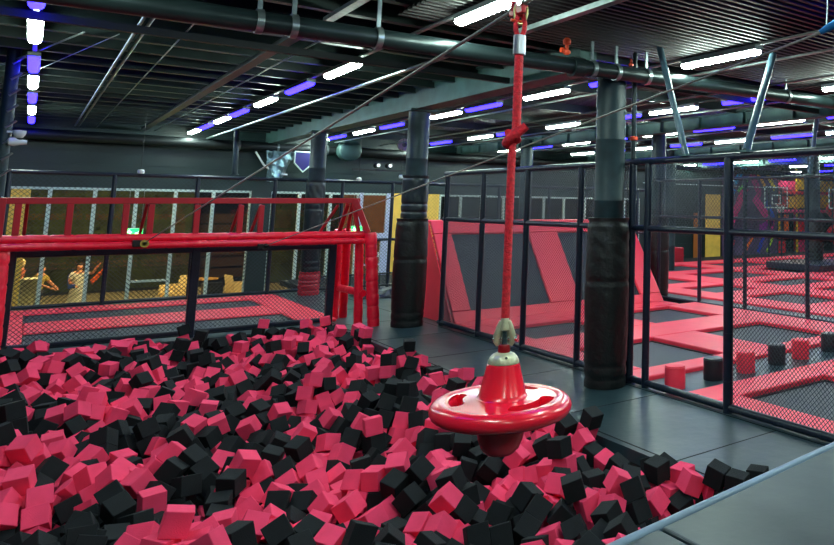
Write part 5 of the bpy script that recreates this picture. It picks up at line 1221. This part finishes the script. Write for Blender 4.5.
7,122,33,-9,1,4289,3972,16,45,30,92,-70,0,1441,13223,49,61,88,53,-41,0,2845,11533,-55,7,27,93,-82,1,3238,10758,-21,96,-36,58,49,1,3611,10463,-84,39,66,
-97,-29,0,115,11432,58,68,20,-93,-49,1,3846,8365,-120,25,86,-23,-87,1,1264,10234,-75,29,79,-2,-95,1,3849,7348,-4,44,41,-58,96,0,2261,14510,50,68,-43,74,
64,0,3520,12955,24,119,-42,-15,-3,1,2386,14379,-124,30,-83,-63,-65,0,3970,11518,-94,110,8,58,22,0,4567,10574,-61,45,-78,78,45,0,4367,10595,-54,15,57,107,
-35,0,1170,12847,-29,76,-99,20,3,0,1382,12274,-26,79,-86,5,-50,1,3935,10543,-114,78,67,60,44,0,618,12009,-91,71,31,92,-42,1,3226,10049,-206,77,71,-69,-20,
0,2055,9575,-80,33,-117,-37,5,0,2709,9779,-253,99,-22,5,-76,1,331,15056,142,44,-105,-53,-21,1,3775,12958,4,70,-37,-93,36,0,4185,12006,-87,47,17,49,-106,
0,1704,13838,-174,42,84,60,61,0,4269,10455,29,86,1,77,-52,1,2963,11750,-52,35,28,-104,-58,0,2291,9311,-135,59,-58,22,94,1,998,9468,5,28,-25,-92,80,0,2759,
7137,1,8,-4,108,67,1,4183,5636,-147,18,-87,87,-27,0,701,6797,-136,19,24,103,-68,0,1725,14962,-86,67,-37,-82,60,1,2385,13838,-81,109,-31,-57,9,1,3094,11938,
-49,67,11,-104,24,1,3946,9344,79,90,-39,53,61,0,3602,8900,113,100,-61,21,-45,0,2918,10298,-11,29,75,95,-26,0,642,11064,22,54,-34,-65,88,0,887,7985,14,9,
-37,-88,-84,1,1552,6330,-250,10,45,110,42,0,1508,14631,28,24,97,-76,-17,0,59,14831,108,79,7,-81,57,1,4417,12984,-190,13,15,122,31,0,449,14453,38,70,-80,
-53,45,1,803,13217,-12,57,-50,4,-102,1,3098,11167,-48,26,55,46,102,0,435,11889,-79,28,-4,-119,-35,1,1488,10104,-112,27,-16,-85,-89,0,3367,7296,-174,57,
-66,69,62,1,3762,4215,-163,23,38,-100,64,1,1415,12858,68,3,46,-67,97,0,4514,9377,-50,89,-14,27,85,1,4413,6798,-15,26,-24,-105,62,1,706,9709,-65,65,-84,
-68,-12,1,1057,7026,-114,42,-33,-40,108,0,2052,6286,-222,82,-30,19,91,1,1414,14800,86,127,-5,1,5,1,4558,13520,-46,17,-86,13,-91,1,4531,10936,60,19,33,-100,
69,0,2537,13120,-125,57,-112,-1,-16,1,4117,11343,-55,84,-63,-5,71,1,2262,12850,-50,41,43,-63,93,1,1355,12067,-45,36,-40,-110,-32,0,1923,11316,-136,33,5,
49,-112,0,2928,9777,-258,1,-44,-26,116,0,4537,7083,-179,63,-60,87,-32,1,4248,5085,-26,76,-58,38,74,1,3874,5325,-125,65,5,107,-23,1,2358,5681,-228,100,43,
12,64,1,2696,11990,-151,111,0,-24,-57,0,1799,11955,-137,46,96,23,-65,1,84,12082,6,86,-18,-77,-50,1,3732,8970,6,102,30,70,2,0,4318,6485,-56,52,107,2,-44,
1,2684,7968,-37,62,-106,10,-33,0,1512,7526,-8,13,-123,18,23,1,3669,6691,-322,11,-98,70,37,0,4513,4969,-267,66,72,-60,-54,1,875,6812,-73,89,9,-40,81,0,3108,
4488,-63,64,66,-84,-28,0,4480,15206,-20,89,1,-13,-90,0,3214,14024,-92,110,29,-48,28,0,-107,15184,93,36,-66,-75,69,0,4344,13203,-130,17,-72,-25,100,1,4546,
11734,58,1,-90,86,-26,0,4534,12075,-36,24,-50,103,50,1,3225,12353,-105,93,9,-44,-73,1,2549,12127,-130,4,-62,80,-77,0,4307,10135,-82,104,46,-56,-10,0,2963,
11036,-91,93,-55,67,-3,0,2961,10627,40,21,-9,99,76,1,595,10156,-138,38,-103,45,46,1,3562,7232,-173,9,-107,-6,68,0,3709,5351,-70,37,5,-90,81,0,127,8119,
-148,8,25,123,20,1,2202,6715,-312,92,14,86,-8,1,2027,5775,-53,84,-67,-57,-35,1,2964,13698,-165,34,-13,114,41,1,3734,11796,-190,2,110,54,33,0,3920,10297,
-72,114,-8,-47,-31,0,3804,10150,-56,5,-54,-68,93,0,2574,11801,-180,29,-66,-20,102,0,90,10118,144,79,17,-90,40,0,3008,8274,-103,76,61,-52,62,1,4340,7508,
-178,53,19,-49,-103,1,1110,9363,-164,46,-95,-49,-52,0,1709,7092,-226,106,-24,-63,-14,1,399,7955,-326,40,-41,-104,46,1,4171,15181,12,44,104,-25,53,1,2954,
14554,7,85,49,-67,45,1,1819,15186,-76,29,-100,62,-39,1,1766,12948,-132,72,4,-86,-58,0,2467,11960,-84,115,-36,-30,-27,0,574,13279,-85,85,4,-77,-54,0,3497,
9278,11,29,-71,-101,4,0,2428,10238,-124,16,18,120,35,0,1952,10532,-125,93,-2,-75,-42,0,3677,7846,-136,81,-46,61,62,0,1987,9400,-182,22,-100,14,-73,0,4125,
7101,-164,24,19,-15,-122,0,1429,7359,-158,30,69,-99,26,0,2176,6534,-248,72,-1,101,-28,0,4148,4700,-328,44,101,0,-64,1,2174,5847,-149,8,22,-125,6,0,4072,
3806,-84,52,72,52,-75,0,4427,14244,-108,92,-11,74,45,0,1106,13650,99,2,30,-94,80,0,4128,12263,-86,105,-47,53,4,1,1232,14018,-4,15,35,91,80,0,2146,14317,
-177,5,-95,-17,82,1,1874,13874,-242,25,-124,-8,14,1,3908,11724,-155,70,-98,-21,35,0,1071,13304,-104,79,-45,-72,-53,1,1933,12807,-211,9,-5,70,-105,0,4084,
8953,15,6,-56,-6,-114,0,2390,11151,-179,60,-102,1,-47,1,2567,10657,-171,117,47,6,-15,0,3207,9723,-160,70,-11,96,-44,1,3045,9054,-12,77,-80,-16,-59,0,812,
10903,46,64,18,-108,-2,1,1691,9163,-98,14,-121,28,-20,0,3090,8165,-270,59,-75,-61,-57,0,2922,7520,-134,79,79,-12,59,0,105,8920,-32,19,95,1,82,1,4348,4770,
-244,48,52,-85,61,1,2218,6327,-214,35,121,7,12,1,1839,6430,-184,39,63,54,88,1,2184,5142,-59,114,32,-47,1,1,2896,14189,-9,62,-77,75,27,0,824,14640,77,41,
-47,-49,99,0,-144,14818,107,5,-35,114,-44,0,3612,12832,-67,34,65,100,-29,0,2081,13523,-83,58,108,17,-30,0,4559,10771,-59,47,-80,44,-74,1,3703,10842,-164,
9,-13,-64,-108,1,3319,10878,-137,38,66,-77,65,1,4159,9331,-23,4,-4,97,82,0,4304,8919,-64,17,-97,-68,-44,0,571,12659,-214,56,88,-73,0,1,2201,10566,-149,
14,-68,27,103,0,3181,8627,59,68,-80,-26,-67,0,1312,10575,-149,106,-57,37,-18,1,4567,7784,-173,88,16,16,-88,0,153,10040,-5,53,-82,52,63,0,3934,7091,-193,
20,10,-26,-122,0,843,8169,-19,13,-38,15,119,1,1424,8034,-116,46,24,38,-109,1,4518,13982,-42,74,68,76,-16,0,4535,13690,14,69,-56,49,76,1,487,13483,39,10,
105,22,68,1,2772,12235,-209,38,66,-101,10,0,2819,11355,-124,34,-59,97,-46,0,4338,9732,-58,69,-73,-75,19,1,370,12695,-155,113,26,-51,-9,1,1831,11106,-110,
77,42,-91,4,1,145,11216,0,38,-37,38,-109,0,1728,10467,-142,75,67,-75,20,0,3171,8324,-166,69,-42,62,76,0,95,9073,164,63,39,-84,60,0,2800,7656,-146,84,13,
-90,27,0,4297,5356,-110,17,-90,-4,87,1,1611,7496,-235,79,-20,94,-23,1,3433,4301,-39,33,116,37,18,1,4387,14795,-42,30,88,38,77,1,1216,14670,8,9,-103,25,
-70,1,551,14686,7,66,105,24,7,1,3834,12819,-120,81,59,47,-62,1,4446,12584,-178,32,61,-105,-18,1,4090,11092,-22,29,1,106,-64,1,1864,13349,-144,12,-23,124,
9,1,3393,12536,-132,5,-80,-96,18,0,687,13391,-8,23,-50,-100,56,0,3796,10375,-156,3,-56,-49,103,0,4079,9138,-23,17,7,125,-8,1,3444,10089,-78,32,-21,53,109,
0,1419,11413,-172,110,-1,-63,2,0,1232,10948,-185,93,-53,-60,33,1,4524,8512,-129,19,88,7,-90,0,4162,7692,-153,57,-96,45,40,0,1755,8322,-43,36,22,115,33,
1,2163,8026,-74,36,57,32,-103,1,1169,9136,-188,68,-74,20,-75,0,3389,7079,-244,119,-32,26,-15,0,4192,6031,-219,110,51,-15,-36,0,1800,7857,-123,79,61,-73,
31,0,3038,6319,-68,93,-46,-10,72,0,2476,6409,-294,13,-58,112,7,1,4528,4457,-225,118,-47,-2,9,1,3505,15169,-113,84,36,17,-87,1,4371,13894,-133,34,-51,111,
8,1,2964,14333,-94,61,-102,-11,-43,0,2647,14560,-57,56,100,51,18,0,1414,14826,-81,76,47,72,-54,1,1664,13555,-162,70,-18,-71,-77,0,3697,9274,99,118,2,34,
-34,0,322,13227,-172,90,-43,-78,-6,0,472,12912,-131,80,-29,-94,7,0,3457,10544,-203,118,-18,42,11,0,1200,11727,-149,102,-47,-4,-60,1,4050,8710,16,52,-60,
46,87,1,3869,7811,-151,96,12,-61,56,1,848,10021,-86,24,60,-109,5,0,4532,7437,-232,45,100,31,56,0,4526,6440,-138,84,3,-89,35,0,3219,7667,-216,73,-4,-101,
25,1,2580,7735,-224,40,53,-54,94,1,2736,7284,-78,108,67,-8,4,0,466,8216,-263,85,-31,88,16,0,2552,4983,-105,22,-79,83,-51,0,2865,5118,-232,98,65,-41,-27,
0,4004,14494,-198,11,12,-45,117,1,4140,13017,-28,124,21,-15,9,0,4173,13307,-56,51,0,48,-106,0,4403,11918,-23,29,-105,-64,14,1,4566,12256,-80,0,1,-45,-119,
0,1450,11090,-87,2,16,123,-28,0,1753,11491,-184,91,3,-58,-68,0,1863,9826,-75,87,-20,-60,-67,0,1877,10175,-143,101,34,-27,64,1,4536,8157,-122,31,-84,17,
88,0,4396,7984,-165,41,61,33,98,0,846,10516,-132,29,-61,58,90,1,4001,6902,-114,66,76,-44,-63,1,2536,7440,-213,119,31,4,-32,0,749,7442,-41,11,-30,53,111,
0,4369,4275,-71,71,24,102,-13,1,1204,6878,-170,119,33,-18,-21,0,3013,5522,-221,66,89,59,-18,1,1421,5917,-89,54,-54,36,-95,0,2321,4990,-51,46,23,97,-63,
0,1663,13360,-178,14,72,98,33,0,3927,11068,-74,19,21,18,-122,1,4533,10369,-76,20,-113,9,-54,1,237,12575,-95,15,44,-112,39,0,3538,9883,-165,63,29,22,-104,
1,1206,9854,-44,43,-100,-54,-36,0,2398,8429,-214,82,74,-50,36,0,2351,8262,-188,49,82,76,36,1,2059,7815,-102,1,-123,33,0,1,4453,4954,-107,70,-64,56,-63,
0,892,7948,-181,27,-20,-84,-89,0,3194,5967,-310,119,33,-7,30,1,2513,6774,-280,91,-6,-88,10,1,1952,6675,-245,50,-83,-76,29,1,1362,6375,-71,17,-91,51,-71,
1,2915,5343,-186,41,48,60,-93,1,1260,5770,12,16,32,-91,-81,0,-290,13281,337,79,25,97,-3,1,-274,13843,240,14,30,-21,121,1,-530,14811,94,17,76,74,-68,1,-484,
13374,294,77,28,94,-21,1,-124,13487,204,13,-13,-75,-101,1,-697,14748,5,69,74,-75,13,0,-220,12957,237,108,12,-44,49,0,-564,13887,139,20,-79,-9,97,0,-307,
13108,215,34,93,37,-70,0,-321,13354,189,77,59,-77,30,1,-572,13587,108,105,27,-67,1,1,-545,13367,132,76,34,92,-25,0,-455,13193,122,16,-73,51,89,1,-301,12786,
109,13,35,63,-104,0,-108,13004,101,50,-35,112,3,0,-466,12212,165,56,-88,-69,-25,1,-374,11768,196,28,47,-30,111,0,-206,12710,-8,82,-72,65,8,1,-705,13588,
-13,75,-19,30,-96,1,-538,13451,-57,17,79,-23,-95,0,-478,12765,37,124,-10,-22,-15,1,-220,11771,104,77,-56,21,-82,0,-563,12092,56,13,-96,-67,-48,1,-111,11980,
-2,18,110,-22,-57,0,-594,11754,89,105,51,40,29,0,-553,11168,189,25,-96,-7,-80,0,-390,11651,27,15,-83,-77,-56,1,-561,10959,212,32,-82,-18,-90,1,-221,10452,
247,123,-7,32,-2,0,-112,11649,0,63,6,73,82,1,-461,10769,165,109,30,-48,-32,1,-81,10278,181,68,-44,-46,-86,0,-342,10808,56,114,37,42,0,0,-157,9805,218,98,
1,74,33,1,-473,10628,65,66,-33,93,-45,0,-273,10445,87,84,-28,18,-89,0,-118,10049,139,85,-61,-45,57,0,0,9690,158,101,1,20,-75,1,-298,10247,48,58,-100,-33,
-41,0,-452,10105,89,67,-91,-9,57,0,-168,9871,61,12,-21,-106,65,1,-164,9397,95,12,-102,62,-43,1,-298,9990,-6,43,-116,25,-12,1,-247,9739,-3,108,17,-55,-34,
1,29,9297,133,14,-95,-49,-67,1,-123,9038,122,32,13,-41,-115,0,-180,9546,9,97,-10,-74,32,1,-226,9173,68,22,-104,40,-58,0,-478,9270,106,25,-11,-62,-107,0,
-409,9817,-115,34,-94,-16,-77,0,-316,9294,-8,18,-68,-55,90,0,-120,8639,95,52,26,-113,-9,1,-75,8852,10,35,78,5,-94,1,-297,8952,9,106,-13,22,-65,0,-373,8473,
149,50,-8,116,-13,1,-239,8434,57,56,-50,-16,101,0,-104,8423,-50,76,9,54,86,1,-233,8187,-21,4,23,-124,-18,1,-96,7984,-4,8,25,122,23,1,-391,8121,43,81,-55,
-68,-45,0,-360,7747,83,78,72,-68,-19,0,-113,7794,-59,95,-24,66,46,0,-297,7721,-69,46,-50,-96,-48,1,-222,7326,-6,69,36,99,15,0,-96,6965,75,39,-121,5,3,1,
-105,6732,118,81,87,0,-45,0,-287,6948,120,10,94,20,83,0,-86,7485,-110,9,63,98,-51,1,-58,7266,-71,106,-37,-51,30,0,237,6644,1,54,69,-88,26,0,1133,5569,78,
46,59,102,-12,0,1817,5431,-36,66,-23,104,20,1,2778,4987,-164,89,-46,-73,-28,0,3120,5181,-273,109,39,51,-7,0,-169,7082,-41,12,-34,-116,-37,1,475,6975,-140,
50,65,43,87,1,4011,4421,-342,50,-10,-94,-69,1,279,6211,101,96,-9,-18,81,1,4269,3814,-163,0,-122,33,-3,0,2393,4703,-18,53,-74,25,-85,0,71,6329,133,125,5,
17,15,0,222,6413,45,105,13,-68,-19,1,2804,5313,-311,73,-44,-44,83,1,3751,4049,-206,16,-57,25,-110,0,4197,4028,-145,83,92,25,-8,0,-193,6557,106,9,-56,109,
31,0,1652,5660,-131,123,-20,-23,-9,0,3639,3918,-119,2,91,-46,-75,1,1499,6066,-130,30,57,12,109,0,1419,5385,6,16,88,-81,-38,1,2796,4387,-62,44,-24,12,116,
0,4233,4064,-336,38,60,61,-85,0,434,6585,-69,26,11,-106,-65,1,560,6076,21,79,-65,-9,75,0,2175,4638,28,44,-114,-1,34,1,3001,4043,1,74,78,-20,-65,0,4079,
3853,-250,87,85,-24,-26,0,1587,5478,-68,36,-78,66,66,1,2774,4163,-15,38,-36,-113,-27,1,2724,3811,163,0,24,93,83,0,4506,3834,-304,66,75,-60,-50,0,1069,5705,
-27,57,102,-16,-46,0,4544,10211,-123,1,-6,-21,125,0,4285,9161,23,27,32,-96,-72,0,4196,7896,-130,60,-79,68,41,1,2802,8366,-101,2,122,-11,-34,0,2228,8240,
-63,12,-121,12,35,1,3111,7968,-264,6,-91,-87,-19,1,3274,7867,-243,108,65,-13,2,1,942,9203,-165,101,-12,70,-31,0,1420,8639,-128,35,-113,-29,34,1,3883,5856,
-139,58,65,-50,78,0,3295,6726,-298,120,-9,27,-30,1,830,7598,-155,25,-107,-45,-45,0,1319,6157,-93,54,82,27,75,1,-988,14399,238,108,-12,65,-7,1,-936,14365,
82,94,10,-32,-78,1,-795,15160,-79,76,-1,92,44,0,-847,14886,-60,105,-43,-43,36,0,-971,14539,38,62,60,70,62,1,-763,13385,115,90,-5,-74,-51,1,-979,12020,265,
27,32,69,98,0,-975,14250,-113,7,41,120,4,1,-982,13326,34,6,44,117,-20,1,-683,12415,59,34,-74,-97,-3,0,-822,13439,-85,15,-113,37,-42,0,-826,12568,14,106,
7,-29,-63,1,-950,12090,116,15,-69,105,15,0,-720,12211,32,84,-5,-89,-32,1,-982,10997,275,44,-80,9,88,0,-819,11748,41,19,33,-74,-96,1,-750,11073,148,54,105,
-19,43,1,-846,11281,126,53,7,115,-8,0,-957,11056,122,33,81,-65,65,0,-736,10879,98,74,99,27,3,1,-986,11429,21,78,-35,6,94,0,-798,10698,54,117,16,-47,-3,
0,-563,10966,46,5,-82,-96,-10,1,-1005,10702,97,68,-58,59,-68,1,-759,10520,77,106,12,-69,2,0,-998,10531,41,69,-72,59,53,0,-625,10529,-32,1,-28,47,-115,1,
-927,10315,-4,48,26,110,32,0,-525,10003,-24,66,-24,105,-14,0,-935,10097,2,19,-95,32,-76,0,-999,10728,-85,50,75,-67,-59,1,-831,10536,-107,83,94,-12,14,1,
-626,10184,-107,61,35,31,101,1,4072,6386,-129,17,65,29,104,0,-700,8857,216,67,-67,84,-12,1,-864,9296,113,90,-13,63,-62,1,-820,10340,-138,17,-114,-2,-54,
1,-455,9094,57,79,-34,-56,-76,0,-614,9018,151,119,-9,27,33,1,-999,10507,-129,4,101,-3,-77,0,-992,9956,-74,94,16,-78,-30,0,-1006,9444,44,7,-5,-106,70,1,
-847,8906,98,93,-71,-34,-37,0,-984,9076,78,32,-81,-6,-93,0,-1000,8603,163,15,-89,-5,-89,0,-830,8725,76,22,-12,-68,-104,0,-657,8773,10,16,-90,-2,-88,1,-482,
8889,-27,25,107,-63,-7,0,-491,8453,34,43,27,79,-86,1,-596,8621,-30,23,7,96,-79,0,-794,8579,1,5,-18,26,-123,1,-997,8061,204,59,-65,76,51,0,-802,8390,-7,
33,-78,-91,26,0,-850,8210,15,63,62,64,-65,0,-632,8433,-105,72,69,-57,-54,1,2647,6538,-244,79,68,45,-57,0,-448,7890,1,98,39,-67,-21,0,-630,8100,-37,11,72,
67,80,1,-974,7005,379,3,94,-8,85,1,-386,7346,106,94,-43,-46,-57,1,451,7779,-248,49,-48,-91,-55,1,3575,4783,-143,24,-54,91,67,0,4370,4326,-238,3,-28,98,
-76,1,-786,8000,-15,55,36,95,54,0,-627,7846,-44,118,-40,9,24,0,-682,7187,145,51,0,113,29,0,-563,6905,214,118,34,-6,-32,0,-835,7785,-58,44,65,-82,56,0,-996,
6810,293,8,-89,18,88,0,-361,7161,-3,65,97,-36,-32,0,-749,6972,143,90,-40,66,45,1,2971,4282,-39,58,-84,7,75,0,-531,6971,66,95,-64,-53,16,0,-409,6665,95,
28,37,-12,118,1,-780,6638,213,67,-67,-67,52,1,-867,7142,56,17,-52,103,-50,0,550,6252,-28,32,-68,55,-87,0,498,5894,70,63,92,57,24,1,
]
N = len(DATA) // 8
def cube_mesh(name, m):
    me = bpy.data.meshes.new(name); bm = bmesh.new(); bmesh.ops.create_cube(bm, size=.163)
    bmesh.ops.bevel(bm, geom=bm.edges[:], offset=.004, segments=1, affect='EDGES'); bm.to_mesh(me); bm.free(); me.materials.append(m); return me
MP, MK = cube_mesh('foam_cube_pink', PINK), cube_mesh('foam_cube_black', BLACK)
rest = MB(); NI = 300
base_v = [v_.co.copy() for v_ in MP.vertices]; base_f = [tuple(p.vertices) for p in MP.polygons]
for i in range(N):
    x, y, z, qw, qx, qy, qz, c = DATA[i * 8:i * 8 + 8]
    q = Quaternion((qw, qx, qy, qz)).normalized(); p = Vector((x, y, z)) / 1000
    if i < NI:
        o = bpy.data.objects.new('foam_cube', MP if c else MK); COL.objects.link(o); o.rotation_mode = 'QUATERNION'
        o.rotation_quaternion = q; o.location = p
        tag(o, ('bright pink' if c else 'black') + ' foam cube lying among others in the nearer part of the foam pit', 'foam cube', ('pink' if c else 'black') + ' foam cubes in the nearer part of the pit')
    else:
        M3 = q.to_matrix(); rest.cur = 0 if c else 1; rest.add([M3 @ v_ + p for v_ in base_v], base_f)
tag(rest.build('foam_cubes_heap', [PINK, BLACK], fix=False), 'pink and black foam cubes heaped farther back in the foam pit', 'foam cubes', kind='stuff')
# stray cube on the walkway
o = bpy.data.objects.new('foam_cube', MK); COL.objects.link(o); o.location = (4.86, 4.40, .083); o.rotation_euler = (0, 0, .5)
tag(o, 'single black foam cube lying on the grey walkway just behind the platform rim', 'foam cube')

# ------------------------------------------------------------------ ambient and view
w = bpy.data.worlds.new('world'); SC.world = w; w.use_nodes = True
bg = w.node_tree.nodes['Background']; bg.inputs[0].default_value = (.10, .16, .16, 1); bg.inputs[1].default_value = .05
vs_ = SC.view_settings; vs_.view_transform = 'Standard'; vs_.look = 'None'; vs_.gamma = 1; vs_.use_curve_mapping = False
vs_.exposure = 1.8
SC.cycles.max_bounces = 6; SC.cycles.diffuse_bounces = 4; SC.cycles.glossy_bounces = 3; SC.cycles.transmission_bounces = 6; SC.cycles.transparent_max_bounces = 8
SC.cycles.sample_clamp_indirect = 6; SC.cycles.caustics_reflective = False; SC.cycles.caustics_refractive = False
SC.cycles.use_denoising = True
try: SC.cycles.use_light_tree = True
except Exception: pass
